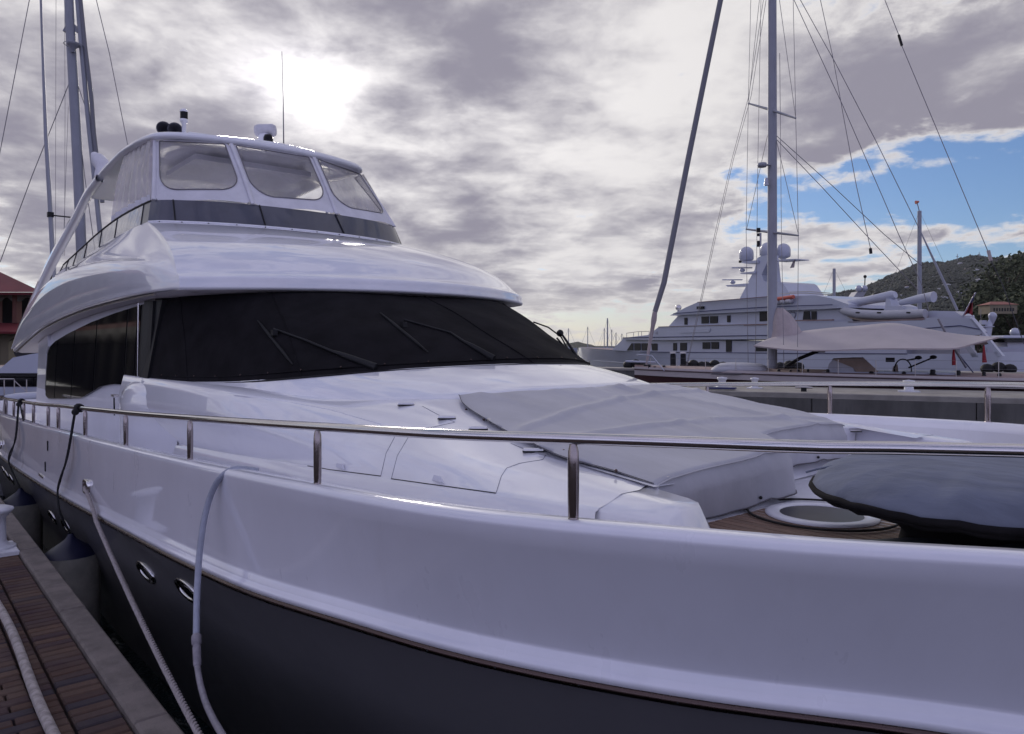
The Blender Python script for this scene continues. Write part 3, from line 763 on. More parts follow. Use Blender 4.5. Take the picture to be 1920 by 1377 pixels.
for side in (-1, 1):
    st = crom(ST, 61); sb = crom(SB, 61)
    for k, (f0, f1) in enumerate(zip(sbrk, sbrk[1:])):
        i0, i1 = int(f0 * 60), int(f1 * 60)
        rows = [[Q(*sb[i], side) for i in range(i0, i1 + 1)], [Q(*st[i], side) for i in range(i0, i1 + 1)]]
        MB().grid(rows).build('smoked_screen', M['glass_fly'] if k > 0 else M['tint'], yacht)
        MB().tube([rows[0][-1], rows[1][-1]], .009, 6).build('screen_post', M['black'], yacht)
    MB().tube([Q(*p, side) for p in st], .013, 6).build('screen_top_rail', M['black'], yacht)

# ---- hardtop
HT_F = [(0,9.14),(.5,9.18),(1.0,9.33),(1.25,9.45),(1.40,9.62),(1.46,9.9),(1.48,10.8),(1.48,12.2),(1.46,13.2)]
ht = crom(HT_F, 30)
outline = [(-h_, a) for h_, a in ht[::-1]] + [(h_, a) for h_, a in ht[1:]]
def htz(a, h_): return interp([(9,2.478),(9.6,2.488),(10.9,2.555),(12.2,2.49),(13.2,2.30)], a)
def inset(k): return [(h_ * (1 - k / 1.5), lerp(a, 11.2, k / 2.4)) for h_, a in outline]
rows = []
for k, dz_ in ((.30,.0),(.08,-.0),(.015,.012),(.0,.035),(.0,.06),(.03,.092),(.09,.105)):
    rows.append([H2(h_, a, htz(a, h_) + dz_ ) for h_, a in inset(k)])
o = MB().grid(rows, True, cu=True)
top = rows[-1]; low_ = rows[0]
def cap(mb, ring, up):
    # strips across the beam, cambered
    n = len(ring) // 2; rr = []
    for i in range(n + 1):
        p, q_ = ring[i], ring[len(ring) - 1 - i]
        if i == n: q_ = ring[n] if len(ring) % 2 else ring[n]
        rr.append([lerp(p, q_, s / 8) + Vector((0, 0, up * sin(pi * s / 8) * (p - q_).length / 3)) for s in range(9)])
    mb.grid(rr)
cap(o, top, .09); cap(o, low_, .05)
hardtop = o.build('hardtop', M['gel'], yacht)
B_ht = bvh(hardtop)
ARCH = [(12.3,1.46,2.47),(13.1,1.47,2.34),(13.75,1.50,2.10),(14.4,1.56,1.82),(15.0,1.64,1.50),(15.6,1.75,1.05),(16.0,1.9,.5)]
for side in (-1, 1):
    c = crom(ARCH, 30); rows = []
    for i, (a, h_, z) in enumerate(c):
        i0, i1 = max(i - 1, 0), min(i + 1, 29)
        ta, tz = c[i1][0] - c[i0][0], c[i1][2] - c[i0][2]; l_ = math.hypot(ta, tz); na, nz_ = -tz / l_, ta / l_
        wd = lerp(.10, .26, i / 29)
        rows.append([Q(a + na * wd * u, h_ + v, z + nz_ * wd * u, side) for u, v in ((-.5,.0),(-.55,.04),(0,.06),(.55,.04),(.5,0),(.55,-.04),(0,-.05),(-.55,-.04))])
    MB().grid(rows, True, cu=True).build('radar_arch_leg', M['gel'], yacht)
# hardtop ceiling box (hatch liner)
MB().box(Q(10.7, 0, 2.47), (1.3, 1.6, .07)).build('ceiling_console', M['gel_low'], yacht)
MB().box(Q(10.2, -.5, 1.35), (.7, .6, .6)).build('helm_seat', M['cover'], yacht)
MB().box(Q(9.4, 0, 1.32), (.5, 1.7, .5)).build('helm_console', M['cover'], yacht)
MB().tube([Q(9.7,.9,1.7,1), Q(10.0,.95,2.45,1)], .02, 8).build('hardtop_post', M['gel_low'], yacht)

# ---- clear enclosure: fabric frames and vinyl windows
hf = crom(HT_F[:6], 40); hfull = [(-h_ * .965, a + .02, 2.485) for h_, a in hf[::-1]] + [(h_ * .965, a + .02, 2.485) for h_, a in hf[1:]]
bt2 = [(h_, a, z + .006) for h_, a, z in both(BT, 40)]
def enc_pt(u, v, s0, s1, u0, u1):
    p0 = H2(*curve_at(bt2, lerp(s0, s1, u))); p1 = H2(*curve_at(hfull, lerp(u0, u1, u)))
    return lerp(p0, p1, v) + Vector((.02 * sin(pi * v), 0, -.015 * sin(pi * 2 * u) * (1 - v)))
bx = [px_index(bt2, x) for x in (290, 474, 631, 752)]; hx = [px_index(hfull, x) for x in (292, 433, 588, 686)]
bx = [v if v is not None else (len(bt2) - 1) * (.04 if i == 0 else .93) for i, v in enumerate(bx)]; hx = [v if v is not None else (len(hfull) - 1) * (.04 if i == 0 else .93) for i, v in enumerate(hx)]
def rrect(n, l, r, b_, t_, rad_b, rad_t):
    pts = []
    def arc(cx_, cy_, rx, ry, s): 
        for i in range(n): 
            th_ = s + pi/2 * i / (n - 1); pts.append((cx_ + rx * cos(th_), cy_ + ry * sin(th_)))
    arc(r - rad_t, t_ - rad_t, rad_t, rad_t, 0); arc(l + rad_t, t_ - rad_t, rad_t, rad_t, pi/2)
    arc(l + rad_b[0], b_ + rad_b[1], rad_b[0], rad_b[1], pi); arc(r - rad_b[0], b_ + rad_b[1], rad_b[0], rad_b[1], 3*pi/2)
    return pts
def sq(n):
    pts = []
    for (x0, y0), (x1, y1), (x2, y2) in (((1,.5),(1,1),(.5,1)), ((.5,1),(0,1),(0,.5)), ((0,.5),(0,0),(.5,0)), ((.5,0),(1,0),(1,.5))):
        for i in range(n):
            f = i / (n - 1) * 2
            pts.append((lerp(x0, x1, f), lerp(y0, y1, f)) if f <= 1 else (lerp(x1, x2, f - 1), lerp(y1, y2, f - 1)))
    return pts
def panel(fn, l=.07, r=.93, b_=.17, t_=.985, rb_=(.22,.26), vin='vinyl', name='enclosure_panel'):
    n = 10; inner = rrect(n, l, r, b_, t_, rb_, .02); outer = sq(n)
    rows = [[fn(*lerp3(p, q_, f)) for p, q_ in zip(outer, inner)] for f in (0, .35, .7, 1.0)]
    fr_ = MB().grid(rows, True, cu=True).build(name, M['white_fab'], yacht)
    cu_, cv_ = (l + r)/2, (b_ + t_)/2
    g_ = [[fn(*lerp3(p, (cu_, cv_), f)) for p in inner] for f in (0, .25, .5, .75, .999)]
    MB().grid(g_, True, cu=True).build('clear_window', M[vin], fr_)
    MB().tube([fn(*p) + Vector((.006, -.003, 0)) for p in inner + inner[:1]], .0075, 6).build('window_piping', M['wire'], fr_)
    return fr_
for i in range(3):
    fn = lambda u, v, i=i: enc_pt(u, v, bx[i], bx[i+1], hx[i], hx[i+1])
    panel(fn, .05 if i else .08, .93, .17, .985)
    pts = [fn(1.0, v) + Vector((.012, 0, 0)) for v in [k/10 for k in range(11)]]
    MB().tube(pts, .028, 8, flat=((0,1,0), .4)).build('zip_strap', M['white_fab'], yacht)
fn0 = lambda u, v: enc_pt(u, v, bx[0], bx[1], hx[0], hx[1])
MB().tube([fn0(0, k/10) + Vector((.012, -.01, 0)) for k in range(11)], .03, 8, flat=((0,1,0), .4)).build('zip_strap', M['white_fab'], yacht)
# far corner and far side panel
fnf = lambda u, v: enc_pt(u, v, bx[3], len(bt2) - 1, hx[3], len(hfull) - 1)
panel(fnf, .1, .9, .2, .98, (.2,.2))
# side panels (creased vinyl), near and far
for side in (-1, 1):
    st = crom(ST, 61)
    def fs(u, v, side=side):
        i = u * .36 * 60; j = min(int(i), 59); bpt = lerp3(st[j], st[j+1], i - j)
        p0 = Q(bpt[0], bpt[1], bpt[2] + .006, side)
        aT = lerp(9.66, 11.0, u); hT = 1.42; p1 = Q(aT, hT, htz(aT, 0) + .005, side)
        wv = .018 * sin(u * 38 + v * 2) * (1 - .5 * v)
        return lerp(p0, p1, v) + Vector((0, side * (wv + .02 * sin(pi * v)), 0))
    rows = [[fs(u / 40, v / 12) for u in range(41)] for v in range(13)]
    MB().grid(rows).build('side_curtain', M['vinyl_side'], yacht)
    MB().grid([[fs(u / 40, v * .045) + Vector((0, side * .004, 0)) for u in range(41)] for v in range(3)]).build('curtain_hem', M['white_fab'], yacht)
    # corner fabric between front panels and the side curtain
    rows = []
    for v in [k / 8 for k in range(9)]:
        pa = fs(0, v); pb_ = enc_pt(0, v, bx[0], bx[1], hx[0], hx[1]) if side < 0 else enc_pt(1, v, bx[3], len(bt2)-1, hx[3], len(hfull)-1)
        rows.append([lerp(pa, pb_, k / 4) for k in range(5)])
    MB().grid(rows).build('corner_panel', M['vinyl_side'], yacht)

# ---- things on the hardtop
def on_ht(x, y, Z): return at_Z(x, y, Z)
for x, y in ((307, 241), (328, 243)):
    c = on_ht(x, y, 9.75); ax = (CAM - c).normalized(); ax.z = 0; ax.normalize()
    hn = MB().lathe(c, [(.02,-.34),(.025,-.2),(.05,-.08),(.088,0.0),(.092,.004),(.08,-.006),(.045,-.07),(.02,-.12),(.001,-.13)], 20, axis=ax).build('air_horn', M['hornm'], yacht)
    MB().tube([c - ax * .2, c - ax * .2 - Vector((0,0,.14))], .02, 8).build('horn_bracket', M['black'], hn)
c = on_ht(345, 260, 9.8)
h_ = .37
nl = MB().lathe(c, [(.03,-.1),(.028,.19),(.05,.22),(.055,.25),(.001,.25)], 14).build('navigation_light', M['gel'], yacht)
MB().lathe(c, [(.048,.25),(.048,.345)], 14).build('light_lens', M['glass_dark'], nl)
MB().lathe(c, [(.052,.345),(.05,.37),(.03,.385),(.001,.388)], 14).build('light_cap', M['gel'], nl)
# long white folded aerial lying on the roof
MB().tube([on_ht(356, 254, 9.7), on_ht(385, 257, 9.65), on_ht(440, 266, 9.6), on_ht(500, 283, 9.5)], [.045,.04,.03,.02], 10).build('folded_aerial', M['gel'], yacht)
# covered searchlight on a pedestal with a camera
c = on_ht(497, 276, 10.2)
sl_ = MB().lathe(c, [(.10,-.12),(.10,.12),(.09,.16),(.07,.17)], 18).build('searchlight_pedestal', M['gel'], yacht)
ax3 = (RGT, FWD, UP)
hd = MB(); hd.lathe(c + UP * .225 - RGT * .14, [(.001,-.0),(.07,.01),(.085,.05),(.088,.24),(.07,.28),(.001,.29)], 18, axis=RGT); hd.build('searchlight_hood', M['white_fab'], yacht)
MB().lathe(c + RGT * .07 - FWD * .08 - UP * .05, [(.06,-.02),(.065,.15),(.05,.19),(.001,.2)], 14).build('camera_dome', M['glass_dark'], yacht)
MB().tube([on_ht(532, 280, 10.3), on_ht(531, 190, 10.3), on_ht(528.5, 97, 10.3)], [.010,.007,.004], 6).build('whip_aerial', M['wire'], yacht)
# rolled white cover and small dome behind the hardtop
MB().tube([on_ht(176, 290, 12.3), on_ht(185, 301, 12.2), on_ht(196, 315, 12.1), on_ht(186, 335, 12.0)], [.05,.12,.13,.08], 12).build('rolled_cover', M['white_fab'], yacht)
# aft light and aerials near the arch foot
c = at_Z(89, 528, 13.6); aft = MB().lathe(c, [(.09,-.1),(.09,0),(.075,.005)], 14).build('stern_light', M['gel'], yacht)
MB().lathe(c, [(.075,.0),(.075,.13)], 14).build('light_lens', M['black'], aft)
MB().lathe(c, [(.085,.13),(.08,.16),(.001,.165)], 14).build('light_cap', M['gel'], aft)
# tall aerial tied to the arch
ae = MB().tube([at_Z(101, 520, 14.0), at_Z(95, 405, 14.0), at_Z(86, 255, 14.0), at_Z(80, 100, 14.0), at_Z(76, -20, 14.0)], [.045,.04,.034,.022,.02], 8).build('tall_aerial', M['mast'], yacht)
MB().box(at_Z(94.5, 403, 14.0), (.1,.1,.09)).build('aerial_clamp', M['black'], ae)
MB().tube([at_Z(97, 404, 14.0), at_Z(135, 408, 13.6)], .014, 6).build('aerial_bracket', M['black'], ae)

# ---- guard rail and stanchions
RAILPX = None
def rail_pt(a, side):
    hb, z = sh(a); return Q(a, hb - .055 - (.03 if a < 1 else 0), hz(z, side) + interp([(-1.2,.28),(1.0,.277),(2,.273),(4,.258),(8,.235),(17,.22)], a), side)
rp = [rail_pt(a, -1) for a in AS if a < 15.2][::-1] + [rail_pt(a, 1) for a in AS if a < 15.2][1:]
rail = MB().tube(rp, .020, 14).build('guard_rail', M['steel'], yacht)
def a_for_px(x, side):
    best = min((abs(proj(Q(a/50, sh(a/50)[0] - .055, sh(a/50)[1], side))[0] - x), a/50) for a in range(20, 760)); return best[1]
STA = [-.6, .30] + [a_for_px(x, -1) for x in (1078, 594, 357, 236, 160, 110, 90.6, 63, 45, 26, 12)] + [14.7]
for side in (-1, 1):
    for a in (STA if side < 0 else [-.6, .5, a_for_px(1851, 1), a_for_px(1555, 1), a_for_px(1325, 1), 6.0, 7.2, 8.6, 10.0, 11.5, 13.0, 14.5]):
        hb, z = sh(a); pb0 = Q(a, hb - .055, hz(z, side) + .0, side); pt = rail_pt(a, side)
        f = [0, .015, .05, .3, .7, .85, .96, 1.0]; r_ = [.028, .0195, .020, .0215, .022, .020, .012, .010]
        MB().tube([lerp(pb0, pt, k) for k in f], r_, 12, flat=((1,0,0), .8)).build('stanchion', M['steel_st'], yacht)

# ---- portholes
def porthole(x, y, tree, ln=.125, ht_=.058):
    p, n = hit(tree, x, y)
    if p is None: return
    tx = (Vector((1,0,0)) - n * n.x).normalized(); ty = n.cross(tx).normalized()
    if ty.z < 0: ty = -ty
    def ring(kl, kh, lift): return [p + n * lift + tx * (kl * cos(2*pi*i/28)) + ty * (kh * sin(2*pi*i/28)) for i in range(28)]
    o = MB().grid([ring(ln, ht_, -.004), ring(ln, ht_, .008), ring(ln * .94, ht_ * .9, .014), ring(ln * .80, ht_ * .70, .012), ring(ln * .76, ht_ * .64, -.003)], True, cu=True)
    o = o.build('porthole', M['steel'], yacht)
    r_ = ring(ln * .77, ht_ * .66, .001); MB().add(r_, [tuple(range(28))], False).build('porthole_glass', M['glass_dark'], o)
for x, y, l_, h__ in ((274, 1073, .20, .088), (352, 1108, .20, .088), (98.5, 970, .20, .09), (124, 987, .20, .09), (22, 899, .20, .09), (14, 892, .20, .09), (8, 884, .20, .09)):
    porthole(x, y, B_low, l_, h__)
# fairlead
p, n = hit(B_top, 165, 913, .004)
tx = (Vector((1,0,0)) - n * n.x).normalized(); ty = n.cross(tx); ty = ty if ty.z > 0 else -ty
def rr_ring(w_, h_, lift, pw_=.45):
    o = []
    for i in range(28):
        th_ = 2*pi*i/28; c_, s_ = cos(th_), sin(th_); o.append(p + n * lift + tx * (w_ * abs(c_)**pw_ * (1 if c_ > 0 else -1)) + ty * (h_ * abs(s_)**pw_ * (1 if s_ > 0 else -1)))
    return o
fl = MB().grid([rr_ring(.085,.062,-.01), rr_ring(.085,.062,.014), rr_ring(.078,.055,.022), rr_ring(.06,.04,.018), rr_ring(.055,.034,.0)], True, cu=True).build('fairlead', M['steel'], yacht)
MB().add(rr_ring(.058,.037,.002), [tuple(range(28))], False).build('fairlead_opening', M['dark_shade'], fl)  # flat near-black face in place of the shaded hole
FAIR = p + n * .02
p, n = hit(B_top, 4, 834, .004)
if p: MB().lathe(p, [(.06,0),(.06,.02),(.04,.02),(.035,.0)], 16, axis=n).build('fairlead', M['steel'], yacht)
for x, y in ((90, 836), (85.5, 875)):       # slot drains
    p, n = hit(B_top, x, y, .002)
    MB().box(p, (.035, .012, .10)).build('drain_slot', M['black'], yacht)
p, n = hit(B_top, 78, 893, .002); MB().box(p, (.3, .012, .025)).build('builder_vent', M['steel_rough'], yacht)

# ---- seams, latches and lids on the coachroof
def surf_line(tree, pts, lift=.002, n=14):
    out = []
    for (x0, y0), (x1, y1) in zip(pts, pts[1:]):
        for i in range(n):
            p, nn = hit(tree, lerp(x0, x1, i/n), lerp(y0, y1, i/n), lift)
            if p: out.append(p)
    p, nn = hit(tree, *pts[-1], lift)
    if p: out.append(p)
    return out
for pts in ([(792,762),(838,787)], [(838,786),(853,792),(790,806)], [(958,832),(1000,849)], [(1024,852),(1018,862),(975,869),(950,878),(940,893),(930,925)],
            [(740,820),(724,850),(714,893)], [(765,821),(745,855),(734,897)]):
    l_ = surf_line(B_tr, pts, .0005)
    if len(l_) > 2: MB().tube(l_, .0014, 5).build('lid_seam', M['seam'], trunk)
for pts in ([(577,874),(620,881),(714,893)], [(734,898),(812,909),(930,925)]):
    l_ = surf_line(B_tr, pts, .001)
    if len(l_) > 2: MB().tube(l_, .0026, 5).build('lid_seam', M['black'], trunk)
l_ = surf_line(B_tr, [(440,741),(530,752),(620,769),(715,796)], .001)
if len(l_) > 2: MB().tube(l_, .004, 5).build('shoulder_bead', M['gel'], trunk)
for x, y in ((640, 879), (823, 906)):
    p, n = hit(B_tr, x, y, .002)
    if p:
        w2 = Vector((1,0,0)); 
        poly = [p + w2*(-.05) , p + w2*.05, p + w2*.03 + UP*.028, p + w2*(-.03) + UP*.028]
        MB().prism(poly, n * .012).build('lid_pull', M['gel_low'], trunk)
LAT = [(762,760),(838,785.5),(897,805.5),(1000,847),(1236,727.5),(1320,742),(1382,756),(1484,779.5),(1598,808)]
for x, y in LAT:
    p, n = hit(B_tr, x, y, .006)
    if p is None: p, n = at_pl(x, y, Q(3,0,-.5), Vector((.12,0,1)).normalized()), UP
    ax_ = (Vector((RGT.x, RGT.y, 0)), Vector((FWD.x, FWD.y, 0)), UP)
    l_ = MB().cbox(p + UP * .006, (.10, .034, .013), .003, ax_).build('hatch_latch', M['latch'], yacht)
    MB().cbox(p - UP * .004, (.108, .042, .006), .002, ax_).build('latch_base', M['black'], l_)

# ---- sun pad cover with its skirt
slope = .12; pn = Vector((slope, 0, 1)).normalized(); pp = Q(2.8, 0, -.505)
OUT = [(861,756),(866,766),(873,772),(907,791),(944,810),(994,832),(1057,858),(1148,884),(1176,893)]
TOPL = [(861,756),(868,747),(894,739),(944,730),(1011,724.5),(1082,720.5),(1148,724),(1217,729)]
FARL = [(1217,729),(1282,739),(1346,750),(1423,765),(1504,784),(1560,799),(1605,813)]
def opl(x, y): p_ = at_pl(x, y, pp, pn); return (-p_.x, p_.y - YC)
near_e = crom([opl(*p_) for p_ in OUT], 60); far_e = crom([opl(*p_) for p_ in FARL], 60); back_e = crom([opl(*p_) for p_ in TOPL], 60)
import bisect
def edge_a(u):      # aft edge at lateral fraction u in [-1,1] of the beam
    pass
backd = sorted((h_, a) for a, h_ in back_e); neard = sorted([(a, h_) for a, h_ in near_e]); fard = sorted([(a, h_) for a, h_ in far_e])

HCN = neard[-1][1]; print('corner', neard[-1], neard[0], 'far', fard[0], fard[-1])
nu, nv = 70, 60
rows = []
hmin = -1.45; hmax = max(h_ for a, h_ in far_e)
def side_near(a): return max(interp(neard, a), -1.46)
def side_far(a): return interp(fard, a)
amax_l = max(a for a, h_ in back_e)
for j in range(nv + 1):
    v = j / nv; row = []
    for i in range(nu + 1):
        u = i / nu
        # lateral position, then fore-and-aft between the front line and the curved back line
        h_ = lerp(-1.44, 1.44, u)
        ab_ = 3.69 + .24 * h_ * h_ + .012 * sin(h_ * 17)
        if h_ < 0: ab_ = min(ab_, 3.69 + .24 * HCN * HCN)
        af_ = interp(FRONT, h_)
        a = lerp(af_, ab_, v)
        nl_, fl_ = side_near(a), side_far(a)
        hh = min(max(h_, nl_), fl_)
        z = -.505 + slope * (a - 2.8) + (.05 + .06 * min(1, max(0, (a - 2) / 1.75))) * (1 - (hh / 1.4) ** 2)
        edge = min(hh - nl_, fl_ - hh, ab_ - a, (a - af_) * .8 + .09); e = max(0, min(1, edge / .12))
        def crease(c_, w_): return math.exp(-(c_ / w_) ** 2)
        z += .014 * e * (crease(hh + .55 - .25 * (a - 2), .035) + crease(hh - .35 + .4 * (a - 3), .03) + crease(hh - 1.0 + .1 * (a - 2.6), .03) + crease((a - 2.62) + .12 * hh, .03) + crease((a - 3.3) - .2 * hh, .035))
        for sx in (-.95, -.45, .1, .6, 1.1): z += .016 * crease(hh - sx - .12 * (ab_ - a), .03) * crease(ab_ - a, .5) * e
        z += .018 * sin(e * pi / 2) + .0032 * e * (sin(a * 9 + hh * 3) * .5 + sin(hh * 7 - a * 4) * .5 + .8 * sin(a * 3.1 + hh * 11) )
        row.append(H2(hh, a, z))
    rows.append(row)
# skirt at the front
sk = []
for k in range(1, 9):
    f = k / 8; row = []
    for i in range(nu + 1):
        p_ = rows[0][i]; h_ = lerp(-1.44, 1.44, i / nu)
        wr = (.006 * sin(i * .55) + .005 * sin(i * 1.1 + 1) + .012 * sin(i * .23 + 2)) * f
        row.append(p_ + Vector((.028 * min(1, f * 4) + .012 * f + wr, 0, -.022 * min(1, f * 8) - .205 * f)))
    sk.append(row)
full = sk[::-1] + rows
pad = MB().grid(full).build('sun_pad_cover', M['cover'], yacht)
B_pad = bvh(pad)
hem = [p_ + Vector((0,0,.004)) for p_ in [r_[0] for r_ in rows]]
MB().tube(hem, .0022, 6).build('cover_hem', M['cover_hem'], pad)
MB().tube([p_ + Vector((0,0,.003)) for p_ in rows[-1]], .0022, 6).build('cover_hem', M['cover_hem'], pad)
for x, y in ((867,757),(874,772),(907,791),(894,740),(944,731),(1011,724),(1090,722),(1151,726),(1217,731),(1057,850),(1000,834),(1155,888),(1282,740),(1346,751),(1424,766),(1504,785)):
    p_ = at_pl(x, y, pp, pn) + UP * .012
    MB().ball(p_, .008, 8, 4).build('snap_fastener', M['rub'], pad)
for p_ in (sk[4][34], sk[6][20], sk[6][48]): MB().ball(p_ + Vector((.01,0,0)), .009, 8, 4).build('snap_fastener', M['black'], pad)
MB().tube([p_ + Vector((.012, 0, -.006)) for p_ in rows[0]], .004, 6).build('cover_seam', M['cover'], pad)
MB().tube([p_ + Vector((.004, 0, -.002)) for p_ in sk[-1]], .004, 6).build('cover_hem', M['cover_hem'], pad)
# the moulded seat base under the cover
rb_ = [H2(lerp(-1.40, 1.40, i/20), interp(FRONT, lerp(-1.40, 1.40, i/20)) + .03, -.74) for i in range(21)]
rt_ = [H2(lerp(-1.42, 1.42, i/20), interp(FRONT, lerp(-1.42, 1.42, i/20)) - .03, -.797) for i in range(21)]
MB().grid([rb_, rt_], True).build('seat_base', M['gel_low'], yacht)

# ---- windscreen wipers
def wp(x, y, l_=.04):
    p_, n_ = hit(B_w, x, y, 0)
    if p_ is not None: p_ = p_ + (CAM - p_).normalized() * l_
    if p_ is None: p_ = at_Z(x, y, 6.4)
    return p_
def wiper(blade, head, arm, foot):
    w_ = MB().tube([wp(*p_, .03) for p_ in arm], [.009, .010, .013, .016][:len(arm)], 6).build('wiper_arm', M['black'], yacht)
    MB().tube([wp(lerp(arm[-2][0], arm[-1][0], k/4), lerp(arm[-2][1], arm[-1][1], k/4), .028) for k in range(5)], [.014,.024,.028,.03,.034], 8, flat=(UP, .6)).build('wiper_cover', M['black'], w_)
    q0, q1 = wp(*blade[0], .02), wp(*blade[1], .02)
    MB().tube([wp(lerp(blade[0][0], blade[1][0], k/8), lerp(blade[0][1], blade[1][1], k/8), .02) for k in range(9)], [.004,.009,.012,.013,.013,.013,.012,.009,.004], 6).build('wiper_blade', M['rubber'], w_)
    hp = wp(*head, .045)
    MB().box(hp, (.045,.04,.045)).build('wiper_joint', M['black'], w_)
wiper([(483,601),(549,684)], (514,624), [(513,617),(570,637),(625,660),(705,690)], None)
wiper([(712,586),(803,661)], (757,609), [(758,600),(845,624),(872,642),(926,674)], None)
q0 = [at_Z(x, y, 7.6) for x, y in ((1000,604),(1028,614),(1052,632))]
w3 = MB().tube([at_Z(1050,622,7.2), at_Z(1066,645,7.1), at_Z(1090,682,7.0)], [.01,.012,.016], 6).build('wiper_arm', M['black'], yacht)
MB().tube(q0 + [at_Z(1072,668,7.2)], .008, 6).build('wiper_blade', M['rubber'], w3)
MB().tube([at_Z(1044,634,7.2), at_Z(1062,655,7.15), at_Z(1082,680,7.1)], .009, 6).build('wiper_arm', M['black'], yacht)
MB().ball(at_Z(1050,625,7.2), .035, 8, 6).build('wiper_joint', M['black'], w3)

# ================================================================ things on and around the yacht
# table (or davit seat) under a padded cover on the foredeck
tb = thing('covered_table', P(.93, 3.12, -.8), 'padded blue grey canvas cover with black piping over a round foredeck table', 'covered table')
cA, cT = .985, 3.12
def ell(k, dz_, wob=0): return [P(cA - (.62 if cos(th_) > 0 else .60) * k * cos(th_), cT + .58 * k * sin(th_), dz_ + wob * (.002 * sin(9 * th_) + .0025 * sin(17 * th_ + 1) + .006 * max(0, sin(23 * th_ + 2 * sin(3 * th_))) ** 3)) for th_ in [2*pi*i/72 for i in range(72)]]
prof = [(.90,-.580,1),(.985,-.568,1),(1.0,-.552,1.2),(.985,-.528,1.6),(.95,-.505,2.0),(.90,-.485,2.0),(.82,-.463,1.5),(.7,-.445,1.0),(.55,-.433,.6),(.4,-.426,.3),(.2,-.423,.1),(.002,-.422,0)]
MB().grid([ell(*p_) for p_ in prof], True, cu=True).build('padded_top', M['table_cov'], tb)
MB().tube(ell(1.0,-.556,1) + ell(1.0,-.556,1)[:1], .013, 6).build('piping', M['black_fab'], tb)
MB().tube(ell(.94,-.580,1.5) + ell(.94,-.580,1.5)[:1], .012, 6).build('draw_cord', M['black_fab'], tb)
MB().grid([ell(.92,-.578), ell(.60,-.60), ell(.46,-.70), ell(.50,-.795)], True, cu=True).build('skirt', M['black_fab'], tb)
MB().tube([P(cA - .62 * k, cT - .2 + .05 * k, -.424 - .10 * abs(k) ** 3.2 - .012) for k in [x_/12 for x_ in range(-11, 12)]], .0045, 6).build('panel_seam', M['table_cov'], tb)
# canvas covered gear lying under the table, reaching to the bow
g2 = thing('covered_windlass', P(.75, 2.75, -.8), 'dark teal canvas bundle covering the windlass beneath the round table', 'canvas cover')
rows = []
for i in range(17):
    f = i / 16; a = lerp(1.50, -.35, f); k = sin(pi * min(1, f * 1.3 + .03)) if f < .4 else 1
    rows.append([P(a, YC - max(.05, min(1.18, sh(a)[0] - .55)) + .02 * sin(i*1.3) + (.36 + .05*sin(i)) * cos(th_) * (.5 + .5*k), -.80 + max(0, (.14 + .02*sin(i*2.1) + .02*sin(th_*5+i)) * sin(th_) * k)) for th_ in [pi*j/14 for j in range(15)]])
MB().grid(rows).build('canvas', M['navy_cov'], g2)

# fenders with their lines
def fender(a, tt, ztop, knot_px, mid_px, label):
    root = thing('fender', P(a, tt, ztop), label, 'fender', 'fenders hanging along the hull')
    c = P(a, tt, ztop)
    MB().lathe(c, [(.235,-.14),(.245,-.26),(.245,-.9),(.22,-1.05),(.12,-1.15),(.001,-1.17)], 28).build('fender_body', M['fender'], root)
    MB().lathe(c, [(.022,.05),(.03,.03),(.05,0),(.11,-.045),(.17,-.085),(.215,-.12),(.236,-.145)], 28).build('fender_cap', M['blue'], root)
    k = knot_px; p0 = k
    pts = [k + Vector((0,-.03,-.03))] + [m_ for m_ in mid_px] + [c + UP * .05]
    MB().tube([Vector(v) for v in crom(pts, 24)], .010, 6).build('fender_line', M['blackrope'], root)
    MB().tube([Vector(v) + Vector((.02,-.01,0)) for v in crom([pts[0], pts[1], lerp(pts[1], pts[2], .9)], 24)], .008, 6).build('fender_line', M['blackrope'], root)
    kb = MB()
    for i in range(5): kb.tube([k + Vector((.02*(i-2) + .004*random.random(), cos(t2)*.03, sin(t2)*.03)) for t2 in [2*pi*q_/10 for q_ in range(11)]], .010, 6)
    kb.ball(k + Vector((0,-.03,-.035)), .032, 8, 6)
    kb.build('knot', M['blackrope'], root)
hbk = lambda x: min((rail_pt(a/20, -1) for a in range(40, 300)), key=lambda p_: abs(proj(p_)[0] - x))
k1 = hbk(148); fa, fz = 8.0, -1.80
fender(fa, 1.345, fz, k1, [at_t(128, 850, 1.26), at_t(108, 926, 1.25), at_t(112, 960, 1.25)], 'white fender with navy cap hanging beside the nearer portholes')
k2 = hbk(41); fender(11.35, 1.345, -1.86, k2, [at_t(30, 820, 1.26), at_t(17, 868, 1.25)], 'white fender with navy cap half hidden behind the quay bollard')
kk = hbk(12); 
lp = thing('rope_loop', kk, 'pale rope loop hanging from the rail at the far left', 'rope')
MB().tube([kk + Vector(v) for v in crom([(0,-.02,0),(.05,-.03,-.2),(.12,-.03,-.33),(0,-.03,-.40),(-.12,-.03,-.33),(-.05,-.03,-.2),(0,-.02,0)], 30)], .012, 6).build('loop', M['rope'], lp)
# short dark tail near the second knot
MB().tube([Vector(v) for v in crom([k2 + Vector((.04,-.02,-.02)), k2 + Vector((.25,-.03,-.12)), k2 + Vector((.5,-.03,-.27))], 10)], .01, 6).build('line_tail', M['blackrope'], lp)

